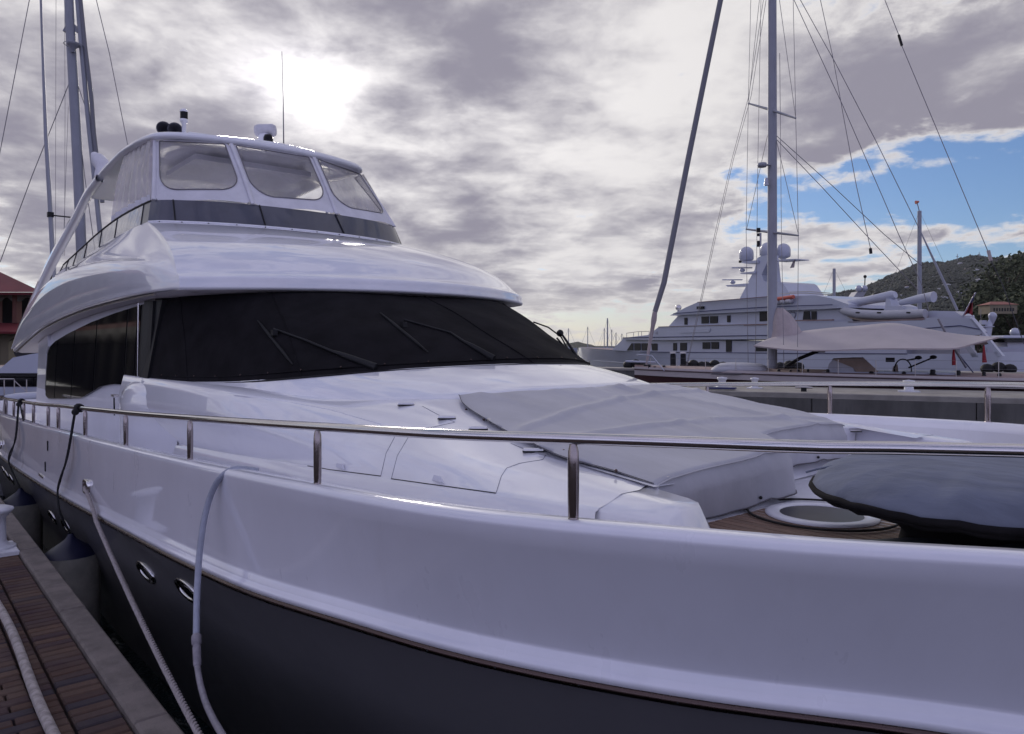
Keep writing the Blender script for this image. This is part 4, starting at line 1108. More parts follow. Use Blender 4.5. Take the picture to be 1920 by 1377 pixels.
# twisted mooring line from the fairlead to the quay
def twisted(pts, r, pitch, mat_, name, parent=None):
    pts = [Vector(p_) for p_ in pts]; L_ = [0]
    for p_, q_ in zip(pts, pts[1:]): L_.append(L_[-1] + (q_ - p_).length)
    n = int(L_[-1] / (pitch / 7)); mb_ = MB()
    def at(s):
        j = 0
        while j < len(pts) - 2 and s > L_[j + 1]: j += 1
        f = (s - L_[j]) / (L_[j+1] - L_[j]); return lerp(pts[j], pts[j+1], f), (pts[j+1] - pts[j]).normalized()
    for k in range(3):
        out = []
        for i in range(n + 1):
            s = L_[-1] * i / n; p_, t_ = at(s); e1 = t_.cross(UP).normalized(); e2 = t_.cross(e1); ph = 2*pi*(s/pitch + k/3)
            out.append(p_ + (e1 * cos(ph) + e2 * sin(ph)) * r * .62)
        mb_.tube(out, r * .46, 6, caps=False)
    return mb_.build(name, mat_, parent, origin=None if parent else pts[-1])
E = P(1.15, .86, -1.66)
line = [FAIR, at_t(173, 950, 1.27), at_t(180, 977, 1.24)]
pth = crom([FAIR, line[1], line[2]], 8)[:-1]
e0 = line[2]
pth += [tuple(lerp(e0, E, i/30) + Vector((0,0,-.10 * sin(pi * i/30)))) for i in range(31)]
ml = twisted(pth, .0155, .085, M['rope'], 'mooring_line'); tag(ml, 'pale three strand mooring line from the steel fairlead down towards the quay', 'mooring line')

# shore cable draped over the bulwark
def hosept(x, y, t_): return at_t(x, y, t_)
cab = thing('shore_cable', P(3.5, 1.2, -1.7), 'white sheathed shore power cable looped over the bulwark with a grey connector', 'cable')
hp = [hosept(484, 883, 1.55), hosept(462, 880, 1.50), hosept(438, 880, 1.44), hosept(416, 893, 1.39), hosept(399, 920, 1.36), hosept(386, 960, 1.33), hosept(376, 1020, 1.29), hosept(370, 1100, 1.25), hosept(368, 1192, 1.20)]
MB().tube([Vector(v) for v in crom(hp, 40)], .0165, 10).build('white_sheath', M['hose'], cab)
c0 = hosept(368, 1190, 1.20); c1 = hosept(370, 1250, 1.17)
MB().tube([c0, lerp(c0, c1, .05), lerp(c0, c1, .3), lerp(c0, c1, .33), lerp(c0, c1, .4), lerp(c0, c1, .95), c1], [.018,.024,.024,.017,.020,.019,.015], 12).build('connector', M['hose_dark'], cab)
hp = [c1, hosept(374, 1275, 1.15), hosept(383, 1310, 1.12), hosept(398, 1345, 1.08), hosept(416, 1377, 1.03), hosept(450, 1440, .95)]
MB().tube([Vector(v) for v in crom(hp, 24)], .0145, 10).build('grey_sheath', M['hose_dark'], cab)

# hose lying on the bricks
pts = [at_dz(x, y, DK + .024) for x, y in ((-40,1085),(-12,1122),(8,1155),(28,1197),(44,1240),(60,1285),(78,1330),(100,1377),(122,1425))]
o = MB().tube([Vector(v) for v in crom(pts, 60)], .024, 12).build('cable_on_quay', M['oldrope']); tag(o, 'thick weathered pale cable lying across the brick paving', 'cable')

# bollard on the coping
bp = at_dz(-10, 1032, DK + .02)
bo = thing('bollard', bp, 'white painted iron bollard on the coping at the left edge', 'bollard')
MB().lathe(bp, [(.15,0),(.15,.03),(.145,.035),(.10,.045),(.082,.08),(.078,.20),(.08,.27),(.12,.31),(.135,.33),(.13,.345),(.09,.36),(.001,.365)], 28).build('bollard_post', M['bollard'], bo)
MB().cbox(bp + Vector((0,-.02,.0)), (.40,.34,.04), .01).build('base_plate', M['bollard'], bo)

# ================================================================ piers
E1 = at_dz(1360, 734, -1.4); E2 = at_dz(1855, 746, -1.4)
D1 = (E2 - E1); D1.z = 0; D1.normalize(); N1 = Vector((-D1.y, D1.x, 0)); N1 = N1 if N1.dot(FWD) > 0 else -N1
pier = MB(); c = (E1 + E2)/2
pier.box(c + N1 * 1.75 + UP * -1.6, (64, 3.4, 3.0), (D1, N1, UP))
pier = tag(pier.build('pier', M['concrete'], origin=c), 'grey concrete finger pier beyond the yacht bow', kind='structure')
MB().cbox(c + N1 * 1.74 + UP * -.07, (64, 3.56, .16), .02, (D1, N1, UP)).build('pier_kerb', M['conc_top'], pier)
for k in range(-7, 8):
    MB().cbox(c + D1 * (k * 4.2 + 1.1) - N1 * .005 + UP * -1.62, (4.17, .1, 2.92), .01, (D1, -UP, N1) if False else (D1, N1, UP)).build('wall_panel', M['concrete'], pier)
def pier_bollard(x, lab, s=1.0):
    b0 = at_dz(x, 737 + (x - 1712) * .022, -1.4) + N1 * .45; b0.z = EYE - 1.4 + .01
    r = thing('pier_bollard', b0, lab, 'bollard', 'white bollards on the concrete pier')
    MB().lathe(b0, [(.22*s,0),(.22*s,.03),(.14*s,.05),(.12*s,.24),(.17*s,.29),(.17*s,.34),(.001,.37)], 16).build('post', M['bollard'], r)
    MB().cbox(b0 + UP*.015, (.6*s,.5*s,.03), .01, (D1, N1, UP)).build('base_plate', M['bollard'], r)
pier_bollard(1706, 'white bollard on the concrete pier between the two right-hand stanchions')
pier_bollard(1350, 'white bollard on the pier near the covered grey dinghy')
pier_bollard(1412, 'smaller white bollard on the pier left of the mast foot', .8)
b0 = at_dz(1506, 736, -1.4) + N1 * .3; b0.z = EYE - 1.4 + .01
r = thing('mooring_cleat', b0, 'low dark mooring cleat on the pier edge', 'cleat')
MB().tube([b0 + D1*-.25 + UP*.12, b0 + UP*.13, b0 + D1*.25 + UP*.12], [.03,.045,.03], 8).build('horn', M['steel_rough'], r)
MB().box(b0 + UP*.06, (.16,.1,.12), (D1, N1, UP)).build('foot', M['black'], r)

C2 = at_Z(1500, 650, 41.5)
q2 = MB(); q2.box(Vector((C2.x, C2.y, 0)) + N1 * 1.2 + UP * .35, (90, 2.4, 2.2), (D1, N1, UP))
q2 = tag(q2.build('far_quay', M['concrete'], origin=Vector((C2.x, C2.y, 0))), 'second concrete quay in front of the large white yacht', kind='structure')
MB().cbox(Vector((C2.x, C2.y, 0)) + N1 * 1.2 + UP * 1.5, (90, 2.5, .14), .02, (D1, N1, UP)).build('quay_kerb', M['conc_top'], q2)

# ================================================================ sailing yacht behind the pier
O1 = at_Z(1448, 650, 30)
def S1(x, y, off=0.0): return at_pl(x, y, O1 + N1 * off, N1)
sy = thing('sailing_yacht', Vector((O1.x, O1.y, 0)), 'maroon hulled sailing yacht with tall grey mast and pink awning moored behind the pier', 'sailing yacht')
bowx = S1(1190, 700); 
Ls = 26.0
rows = []
dk = EYE - 1.10
def s1b(s):  # half beam
    return 2.45 * sin(min(1, (s / 11) ) * pi / 2) ** .75 if s < 11 else lerp(2.45, 1.7, max(0, (s - 14) / 12))
b00 = Vector((bowx.x, bowx.y, 0))
for i in range(34):
    s = Ls * i / 33; hb = max(.02, s1b(s)); z = dk + .22 * (1 - s / Ls) ** 2 - .0
    c = b00 + D1 * s
    k = [c - N1*hb + UP*z, c - N1*hb*.99 + UP*(z-.18), c - N1*hb*.97 + UP*(z - .22), c - N1*hb*.85 + UP*.6, c - N1*hb*.6 + UP*-.1, c + UP*-.5 , c + N1*hb*.6 + UP*-.1, c + N1*hb*.85 + UP*.6, c + N1*hb + UP*z]
    rows.append(k)
MB().grid(rows).build('hull', M['maroon'], sy)
MB().grid([[r_[0] + UP*.01, r_[0] - N1*.02 + UP*-.05, r_[0] - N1*.02 + UP*-.34] for r_ in rows], False).build('sheer_strake', M['awning'], sy)
MB().tube([r_[0] - N1*.04 + UP*-.10 for r_ in rows], .025, 5).build('gold_line', M['maroon'], sy)
MB().grid([[r_[0] + UP*.005, lerp(r_[0], r_[-1], .5) + UP*.09, r_[-1] + UP*.005] for r_ in rows], True).build('deck', M['teakfar'], sy)
TOP = 26.0
MB().tube([O1 + UP*(dk - EYE), O1 + UP*8, O1 + UP*TOP], [.19,.18,.13], 14, flat=(D1, .72)).build('mast', M['mast'], sy)
def seg(name, pts, r, m_, par=sy, seg_=5, fn=S1):
    v = [fn(*p_) if len(p_) == 3 else fn(p_[0], p_[1]) for p_ in pts]
    return MB().tube(v, r, seg_).build(name, m_, par)
for (l_, c_, r_) in (((1403,194),(1448,207),(1492,222)), ((1399,430),(1448,436),(1497,442))):
    seg('spreader', [(l_[0],l_[1],1.3),(c_[0],c_[1],0),(r_[0],r_[1],-1.3)], [.035,.06,.035], M['mast'])
seg('forestay_furled_sail', [(1353,-10),(1290,300),(1245,530),(1228,585)], [.11,.12,.12,.11], M['stay'], seg_=10)
seg('furling_foot', [(1228,585),(1226,600),(1224,612),(1219,640),(1212,685)], [.10,.12,.09,.07,.05], M['sailcover'], seg_=10)
seg('furler_drum', [(1212,684),(1210,700)], [.12,.16], M['black'], seg_=10)
for pts in ([(1408,-10,1.4),(1403,194,1.3),(1399,430,1.3),(1403,700,2.2)], [(1487,-10,-1.4),(1492,222,-1.3),(1497,442,-1.3),(1495,700,-2.2)], [(1425,-10,0.5),(1403,194,1.3)], [(1460,-10,-.3),(1492,222,-1.3)],
            [(1440,250,0),(1400,430,1.3)], [(1455,260,0),(1497,440,-1.3)], [(1427,-10,1.0),(1421,300,1.0),(1416,700,1.8)], [(1462,100,-.2),(1465,430,-1),(1470,690,-1.8)]):
    seg('shroud', pts, .011, M['wire'])
for dx in (0, 5): seg('inner_stay', [(1433+dx,-10),(1404+dx*.9,180),(1372+dx*.6,300),(1340+dx*.6,440),(1283+dx*.3,704)], .011, M['wire'])
seg('backstay', [(1655,-10),(1686,68)], .014, M['wire']); seg('backstay', [(1690,84),(1855,478)], .014, M['wire']); 
seg('insulator', [(1685,66),(1691,86)], .05, M['black'], seg_=8); seg('insulator', [(1853,470),(1858,489)], .06, M['sailcover'], seg_=8)
seg('backstay', [(1858,489),(1878,530),(1922,650)], .014, M['wire_dark'])
for pts in ([(1484,-10),(1581,200),(1655,370),(1685,440),(1727,531),(1742,585)], [(1495,-10),(1565,116),(1640,260),(1723,428)], [(1536,-10),(1562,110),(1581,216),(1606,350),(1633,470)],
            [(1455,254),(1560,348),(1658,440),(1730,500)], [(1456,262),(1540,350),(1623,440),(1722,545)]):
    seg('running_rigging', pts, .014, M['wire'])
seg('runner_block', [(1632,466),(1633,476)], .06, M['black'], seg_=8)
seg('running_backstay', [(1723,428),(1760,508),(1795,582)], [.02,.05,.05], M['mast'], seg_=8)
seg('runner_tackle', [(1759,598),(1790,655),(1812,690)], .045, M['wire'], seg_=6); seg('runner_tackle', [(1790,655),(1835,712)], .02, M['navyline'])
# mast furniture
MB().lathe(S1(1429,309,-.3), [(.02,-.12),(.16,-.10),(.19,-.02),(.17,.06),(.02,.09)], 14).build('radar_dome', M['mast'], sy)
MB().box(S1(1437,310,-.2), (.3,.12,.05), (D1,N1,UP)).build('radar_bracket', M['mast'], sy)
seg('deck_light', [(1437,334,-.3),(1437,348,-.3)], [.06,.10], M['far_white'], seg_=8)
seg('steaming_light', [(1422,428,-.3),(1422,436,-.3)], .08, M['black'], seg_=8); seg('steaming_light', [(1422,452,-.3),(1422,460,-.3)], .06, M['black'], seg_=8)
# boom and awning
seg('boom', [(1460,640),(1600,636),(1780,640),(1850,640)], .13, M['sailcover'], seg_=10)
nearE = [(1413,648,-2.3),(1440,651,-2.4),(1480,655,-2.5),(1545,656.5,-2.6),(1640,653.5,-2.6),(1740,653.5,-2.6),(1788,653,-2.4),(1830,643,-1.6),(1872,632,-.2)]
ridge = [(1413,648,-2.2),(1445,634,-.6),(1480,625,0),(1545,616,0),(1610,611,0),(1675,606,0),(1740,617,0),(1800,627,0),(1873,632,0)]
ne = [S1(*p_) for p_ in nearE]; rd_ = [S1(*p_) for p_ in ridge]
far_ = [r_ + (r_ - n_) * 1.0 for r_, n_ in zip(rd_, ne)]
for f_, r_, n_ in zip(far_, rd_, ne): f_.z = n_.z
rows = []
ne = [Vector(v) for v in crom(ne, 40)]; rd_ = [Vector(v) for v in crom(rd_, 40)]; far_ = [Vector(v) for v in crom(far_, 40)]
for v in range(9):
    f = v / 8; rows.append([lerp(n_, r_, f) - UP * (.03 * sin(pi * f)) for n_, r_ in zip(ne, rd_)])
for v in range(1, 9):
    f = v / 8; rows.append([lerp(r_, f_, f) - UP * (.03 * sin(pi * f)) for r_, f_ in zip(rd_, far_)])
aw = MB().grid(rows).build('awning', M['awning'], sy)
MB().grid([[p_ for p_ in rows[0]], [p_ - UP*.05 for p_ in rows[0]]]).build('awning_valance', M['sailcover'], aw)
# sail bunched at the mast
rows = []
for y, x0, x1 in ((640,1443,1520),(632,1446,1508),(620,1448,1500),(605,1448,1492),(590,1451,1482),(578,1456,1468)):
    c_ = S1((x0+x1)/2, y); w_ = (x1 - x0)/2 * 30/1400
    rows.append([c_ + D1 * (cos(t_) * w_) + N1 * (sin(t_) * (w_*.4+.1)) * (1 + .15*sin(5*t_)) for t_ in [2*pi*k/18 for k in range(18)]])
MB().grid(rows, True, cu=True).build('sail_bundle', M['sailcover'], sy)
seg('vang', [(1470,690),(1500,672),(1537,657)], .07, M['black'], seg_=8)
# coachroof, hatches, dodger
def pr(name, poly, o0, o1, m_, par=sy, fn=S1, smooth=False):
    near_ = [fn(x, y, o0) for x, y in poly]; n_ = (O1*0 + N1) if fn is S1 else NS
    return MB().prism(near_, n_ * (o1 - o0), smooth).build(name, m_, par)
pr('coachroof', [(1440,712),(1444,703),(1500,702),(1508,707),(1532,699),(1550,697),(1800,700),(1806,713)], -1.5, 1.5, M['far_white'])
pr('cabin_window', [(1523,707),(1527,703),(1537,703),(1535,708)], -1.53, -1.50, M['black'])
pr('dodger', [(1548,706),(1554,683),(1562,674),(1592,673),(1607,706)], -1.35, 1.35, M['cover'])
pr('dodger_canvas', [(1560,674),(1594,672.5),(1620,672),(1647,697),(1646,703),(1610,706),(1600,690)], -1.40, 1.40, M['dodger'])
for x, y, w_, h_ in ((1460,698,9,10),(1482,700,7,12),(1497,698,7,10),(1515,697,6,9),(1552,699,9,12),(1634,702,11,10),(1695,703,9,11),(1749,700,12,12),(1797,703,10,14),(1845,703,8,10),(1874,708,9,13),(1462,716,6,8)):
    c_ = S1(x, y + h_/2, -1.6); s_ = 28.4/1400
    wn = MB().lathe(c_, [(w_*s_*.55,0),(w_*s_*.5,h_*s_*.25),(w_*s_*.33,h_*s_*.45),(w_*s_*.38,h_*s_*.8),(w_*s_*.25,h_*s_),(.001,h_*s_)], 10).build('winch', M['black'], sy)
ped = MB().prism([S1(x, y, -.3) for x, y in ((1672,709),(1676,688),(1683,684),(1686,709))], N1 * .5).build('steering_pedestal', M['dodger'], sy)
c_ = S1(1693, 694, -.5); MB().tube([c_ + D1*(cos(t_)*.28) + UP*(sin(t_)*.40) for t_ in [2*pi*k/24 for k in range(25)]], .025, 6).build('steering_wheel', M['black'], sy)
MB().box(S1(1669, 675, -.5), (.30,.2,.16), (D1,N1,UP)).build('instrument_pod', M['black'], sy)
for pts in ([(1700,676,-1),(1722,672,-1)],[(1703,690,-1),(1749,671,-1)]): seg('deck_brush_pole', pts, .03, M['black'])
for x, y in ((1722,671),(1750,670)): MB().ball(S1(x, y, -1), .09, 10, 6, (1.4,1,.8)).build('brush_head', M['black'], sy)
for x, y0, y1 in ((1788,656,685),(1845,652,680)): 
    seg('furled_red_flag', [(x,y0-4,-2),(x,(y0+y1)/2,-2),(x+1,y1,-2)], [.02,.055,.075], M['red'], seg_=8)
for i in range(21):
    s = .8 + i * 1.22; c_ = b00 + D1 * s; hb = s1b(s) - .06; p_ = c_ - N1 * hb + UP * dk
    MB().tube([p_, p_ + UP*.62], .014, 5).build('lifeline_stanchion', M['steel_rough'], sy)
for z in (.34, .62):
    MB().tube([b00 + D1*(.8 + i*1.22) - N1*(s1b(.8 + i*1.22) - .06) + UP*(dk + z) for i in range(21)], .006, 4).build('lifeline', M['wire'], sy)
MB().tube([b00 + D1*.1 + UP*(dk+.75), b00 + D1*.9 - N1*.6 + UP*(dk+.72), b00 + D1*1.5 - N1*.9 + UP*(dk+.1)], .022, 6).build('pulpit', M['far_white'], sy)
MB().tube([b00 + D1*-.4 + UP*(dk+.45), b00 + D1*.9 + UP*(dk+.42)], .05, 6).build('bowsprit', M['far_white'], sy)
for x, y in ((1218,690),(1228,694),(1236,696),(1245,692)):
    MB().box(S1(x, y, -.4), (.10,.1,.30), (D1,N1,UP)).build('deck_gear', M['black'], sy)

# grey covered dinghy on the foredeck
dn = S1(1385, 706, -.8); dg = thing('covered_dinghy', dn, 'grey covered inflatable dinghy lashed on the sailing yacht foredeck', 'dinghy')
rows = []
for x, y0, y1 in ((1334,694,700),(1336,690,704),(1342,685,706.5),(1352,680.5,707),(1370,679,707),(1400,680,706),(1425,682,705.5),(1436,686,704),(1440,693,701)):
    c_ = S1(x, (y0+y1)/2, -.8); h_ = (y1-y0)/2 * 29/1400
    rows.append([c_ + UP*(h_*cos(t_)) + N1*(sin(t_)*(.25 + h_*1.9)) for t_ in [2*pi*k/16 for k in range(16)]])
MB().grid(rows, True, cu=True).build('cover', M['cover'], dg)
MB().tube([S1(1334,701,-1.75), S1(1370,702,-1.75), S1(1436,700,-1.75)], .03, 6).build('cover_cord', M['cover_hem'], dg)
tp = S1(1340, 723, -2.9)
t_ = tag(MB().cbox(at_dz(1352, 728, -1.33) , (.9,.4,.06), .01, (D1,N1,UP)).build('folded_tarpaulin', M['navyline']), 'folded bright blue tarpaulin on the pier beside a white bollard', 'tarpaulin')

# ================================================================ large white yacht on the far quay
O2 = CAM + RGT * 29.25 + FWD * 45
DS = (RGT * -.447 + FWD * .894).normalized(); NS = Vector((-DS.y, DS.x, 0)); NS = NS if NS.dot(RGT * .894 + FWD * .447) > 0 else -NS
def S2(x, y, off=0.0): return at_pl(x, y, O2 + NS * off, NS)
ms = thing('three_deck_yacht', Vector((O2.x, O2.y, 0)), 'three deck white motor yacht with domed radar mast and navy stripes at the far quay', 'yacht')
bow2 = S2(1086, 651, 4.2); sB = (bow2 - O2).dot(DS)
def b2(s): # s from stern
    f = s / sB; return 4.2 * (1 if f < .5 else max(.02, cos((f - .5) * pi) ** .6))
sh2 = sorted(((S2(x, y) - O2).dot(DS), S2(x, y).z) for x, y in ((1875,660),(1800,664),(1700,664),(1600,663.5),(1480,663),(1360,663),(1280,662),(1200,660))) 
sh2.append((sB, bow2.z))
def f2(s): return interp([(a_, b_, 0) for a_, b_ in sh2], s)[0]
O2c = Vector((O2.x, O2.y, 0)) + NS * 4.2
rows = []; rows2 = []
for i in range(40):
    s = sB * i / 39; hb = b2(s); z = f2(s); c_ = O2c + DS * s; k = s / sB
    zk = lerp(z, 0, .55); fl = 1 - .35 * max(0, (k - .5) * 2)
    rows.append([c_ - NS*hb + UP*z, c_ - NS*hb*(1 + fl)/2*1.0 + UP*lerp(z, zk, .5), c_ - NS*hb*fl + UP*zk])
    rows2.append([c_ - NS*(hb*fl*.995) + UP*(zk - .01), c_ - NS*hb*fl*.9 + UP*0.2, c_ - NS*hb*fl*.7 + UP*-.6])
mir = lambda rr: [[p_ - NS * 2 * ((p_ - O2c).dot(NS)) for p_ in r_] for r_ in rr]
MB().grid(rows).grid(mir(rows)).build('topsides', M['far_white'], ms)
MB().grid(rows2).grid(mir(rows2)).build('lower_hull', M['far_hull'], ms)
mr = mir(rows)
MB().grid([[r_[0] - UP*.05, q_[0] - UP*.05] for r_, q_ in zip(rows, mr)], False).build('main_deck', M['teakfar'], ms)
MB().grid([[r_[2] - NS*.03 + UP*.06, r_[2] - NS*.05, r_[2] - NS*.03 - UP*.06] for r_ in rows[:36]], False).build('knuckle', M['far_hull'], ms)
MB().add([rows[0][0], rows[0][2], rows2[0][2], mir(rows2)[0][2], mr[0][2], mr[0][0]], [(0,1,2,3,4,5)], False).build('transom', M['far_white'], ms)
def p2(name, poly, o0, o1, m_, par=None): return pr(name, poly, o0, o1, m_, par or ms, S2)
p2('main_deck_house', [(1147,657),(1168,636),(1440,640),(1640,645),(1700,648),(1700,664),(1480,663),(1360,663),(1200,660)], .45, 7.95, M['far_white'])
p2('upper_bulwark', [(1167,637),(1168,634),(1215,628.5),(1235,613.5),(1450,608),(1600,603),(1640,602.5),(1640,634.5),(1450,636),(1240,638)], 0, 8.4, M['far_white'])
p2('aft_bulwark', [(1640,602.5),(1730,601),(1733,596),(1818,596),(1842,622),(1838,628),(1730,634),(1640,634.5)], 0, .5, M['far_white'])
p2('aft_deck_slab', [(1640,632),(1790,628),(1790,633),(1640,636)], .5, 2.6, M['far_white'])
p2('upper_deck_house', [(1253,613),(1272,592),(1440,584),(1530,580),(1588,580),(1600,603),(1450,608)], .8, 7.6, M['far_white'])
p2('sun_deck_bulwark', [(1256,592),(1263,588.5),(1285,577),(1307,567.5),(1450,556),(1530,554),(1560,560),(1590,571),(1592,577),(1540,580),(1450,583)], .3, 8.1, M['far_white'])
p2('aft_wing', [(1838,622),(1818,598),(1822,597),(1880,668),(1868,668)], .0, .25, M['far_white'])
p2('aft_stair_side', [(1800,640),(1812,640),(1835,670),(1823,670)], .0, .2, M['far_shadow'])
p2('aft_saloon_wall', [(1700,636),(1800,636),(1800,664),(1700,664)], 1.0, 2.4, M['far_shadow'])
for poly in ([(1167,634.5),(1168,633),(1450,628),(1600,624),(1730,622),(1730,623.6),(1600,625.7),(1450,629.7)], [(1262,589),(1263,587.6),(1360,580),(1450,574.5),(1560,571),(1560,572.4),(1450,576.2),(1360,581.8)],
             [(1200,660.6),(1480,663.6),(1700,664.4),(1700,663),(1480,662.2),(1200,659.4)], [(1725,616),(1800,610),(1836,617),(1836,618.5),(1800,611.6),(1725,617.6)]):
    p2('navy_stripe', poly, -.05, -.0, M['navyline'])
for poly in ([(1234,613.5),(1450,608),(1450,607),(1234,612.6)], [(1307,567.5),(1450,556),(1450,555),(1307,566.5)], [(1395,611),(1450,609.5),(1450,607),(1393,609)], [(1480,603),(1560,601.5),(1560,599),(1480,600.5)]):
    p2('cap_rail', poly, -.08, .15, M['teakfar'])
wins = [[(1175,657.5),(1184,644),(1187,644),(1187,657.5)], [(1189,657.5),(1189,644),(1200.5,644),(1200.5,657.5)], [(1202.5,657.5),(1202.5,644),(1214,644),(1214,657.5)], [(1222.5,657.5),(1221,644.5),(1232,644.5),(1232,657.5)],
        [(1262,657.5),(1262,643.5),(1268.5,643.5),(1268.5,657.5)], [(1275,657.5),(1275,643),(1287,643),(1287,657.5)], [(1317,654.5),(1317,642),(1331,642),(1331,654.5)], [(1333.5,654.5),(1333.5,641.5),(1347,641.5),(1347,654.5)],
        [(1361,660),(1361,638),(1371,638),(1371,660)], [(1416,659),(1416,648),(1437,648),(1437,659)], [(1530,661),(1530,646),(1546,646),(1546,661)]]
for wpoly in wins: 
    p2('window', wpoly, .38, .45, M['far_glass'])
for wpoly in ([(1283,609),(1283,596),(1288,596),(1288,609)], [(1315,607),(1315,594),(1328,593.5),(1328,606.8)], [(1331,606.6),(1331,593.4),(1345,593),(1345,606)], [(1363,604.5),(1363,592),(1368.5,591.7),(1368.5,604.3)],
              [(1424,603),(1424,585),(1441,584),(1441,602)], [(1505,600),(1507,584),(1517,584),(1519,600)], [(1521,600),(1521,584),(1530,584),(1530,600)]):
    p2('window', wpoly, .72, .8, M['far_glass'])
for cx_, cy_ in ((1485,591),): MB().tube([S2(cx_ + 6*cos(t_), cy_ + 6*sin(t_), .75) for t_ in [2*pi*k/16 for k in range(17)]], .06, 5).build('round_crest', M['far_shadow'], ms)
p2('gangway_box', [(1273,617),(1330,616),(1332,617),(1330,623),(1275,625)], -.06, 0, M['far_white'])
p2('name_board', [(1306,575),(1318,574.5),(1318,579.5),(1306,580)], .1, .32, M['black'])
for poly in ([(1228,626),(1231,622),(1233,622),(1233,627)],): p2('vent', poly, -.03, .0, M['far_shadow'])
seg('liferaft_rack', [(1445,563,-.05),(1488,557,-.05)], .16, M['orange'], ms, 8, S2)
for k, x in enumerate((1447,1458,1469,1480)): 
    c_ = S2(x, 566 - k*.7, .1); MB().lathe(c_ - DS*.25, [(.001,0),(.22,.02),(.25,.1),(.25,.4),(.22,.48),(.001,.5)], 10, axis=DS).build('liferaft_canister', M['white_fab'], ms)
# radar mast
p2('mast_fairing', [(1386,562),(1401,533),(1406,529.5),(1463,529),(1468,532),(1484,556)], 2.2, 6.2, M['far_white'])
p2('radar_mast', [(1402,530),(1415,506),(1420,484),(1428,480),(1441,478),(1441,486),(1428,515),(1432,527),(1440,530)], 3.6, 4.8, M['far_white'])
p2('radar_mast_aft', [(1438,482),(1447,480),(1452,529),(1444,529)], 3.8, 4.6, M['far_white'])
for poly in ([(1389,493),(1392,491),(1421,488),(1421,493),(1400,495)], [(1450,487),(1492,485.5),(1492,487),(1450,490.5)], [(1386,512),(1415,509),(1415,513),(1390,514)], [(1360,535),(1402,531.5),(1402,537),(1364,538)]):
    p2('radar_platform', poly, 3.4, 5.0, M['far_white'])
for x, y in ((1391,502.5),(1373,525)):
    c_ = S2(x, y, 4.2); rd2 = MB().box(c_, (1.9,.25,.09), (RGT,FWD,UP)); rd2.build('radar_scanner', M['far_white'], ms)
    MB().lathe(S2(x+1, y+8, 4.2), [(.12,0),(.25,.1),(.25,.25),(.1,.33),(.05,.45)], 10).build('radar_gearbox', M['far_white'], ms)
for x, y, r_ in ((1399.5,476,.58),(1439,468,.60),(1468.5,470,.58)):
    c_ = S2(x, y + 17, 4.2 + (1.5 if x > 1450 else 0)); z_ = (c_ - CAM).dot(FWD) / 1400 * 13.2
    MB().lathe(c_, [(z_*.15,0),(z_*.9,z_*.35),(z_,z_*.5),(z_,z_*1.3)] + [(z_*cos(k*pi/16), z_*(1.3 + 1.0*sin(k*pi/16))) for k in range(1, 9)], 18).build('satellite_dome', M['far_white'], ms)
seg('mast_pole', [(1426,480,4.2),(1426,437,4.2)], .09, M['far_shadow'], ms, 6, S2)
for y in (438, 458): seg('mast_light', [(1422,y,4.2),(1422,y+5,4.2)], .15, M['black'], ms, 8, S2)
seg('mast_light', [(1388,489,4.2),(1388,493,4.2)], .15, M['black'], ms, 8, S2)
fl2 = MB().prism([S2(x, y, 4) for x, y in ((1487,490),(1491,488),(1489,502),(1481,503))], NS*.02).build('small_flag', M['sailcover'], ms)
c_ = S2(1272, 577, 4); MB().ball(c_, .32, 12, 8).build('searchlight', M['steel'], ms); MB().lathe(c_ - UP*.9, [(.2,0),(.12,.3),(.1,.6)], 8).build('searchlight_post', M['far_shadow'], ms)
for x in (1175, 1188, 1197, 1203, 1217):
    seg('foredeck_rail_post', [(x, 633 - (x-1175)*.08, 2),(x, 625 - (x-1175)*.10, 2)], .035, M['steel_rough'], ms, 5, S2)
seg('foredeck_rail', [(1175,625,2),(1196,622,2),(1217,621.5,2)], .04, M['steel_rough'], ms, 5, S2)
for x0, x1, y in ((1460,1560,551),(1480,1556,548)): seg('sun_deck_rail', [(x0,y,.4),((x0+x1)/2,y-1,.4),(x1,y+2,.4)], .035, M['steel_rough'], ms, 5, S2)
# deck cranes
for pts in ([(1541,581),(1558,577),(1640,561),(1672,555),(1679,553)], [(1688,568),(1722,561),(1744,557),(1751,557)]):
    seg('deck_crane', [(x, y, 1.5) for x, y in pts], [.20,.30,.32,.38,.25][:len(pts)], M['far_white'], ms, 8, S2)
p2('crane_pedestal', [(1537,603),(1539,576),(1553,576),(1552,590),(1551,603)], 1.1, 1.9, M['far_white'])
p2('crane_pedestal', [(1659,580),(1661,560),(1668,560),(1672,573),(1684,582)], 1.1, 1.9, M['far_white'])
p2('stern_shelter', [(1700,597),(1705,587),(1750,583),(1790,584),(1802,592),(1802,597)], .8, 2.2, M['far_white'])
p2('boat_deck', [(1590,606),(1735,600),(1735,597),(1590,603)], 0, 3.6, M['teakfar'])
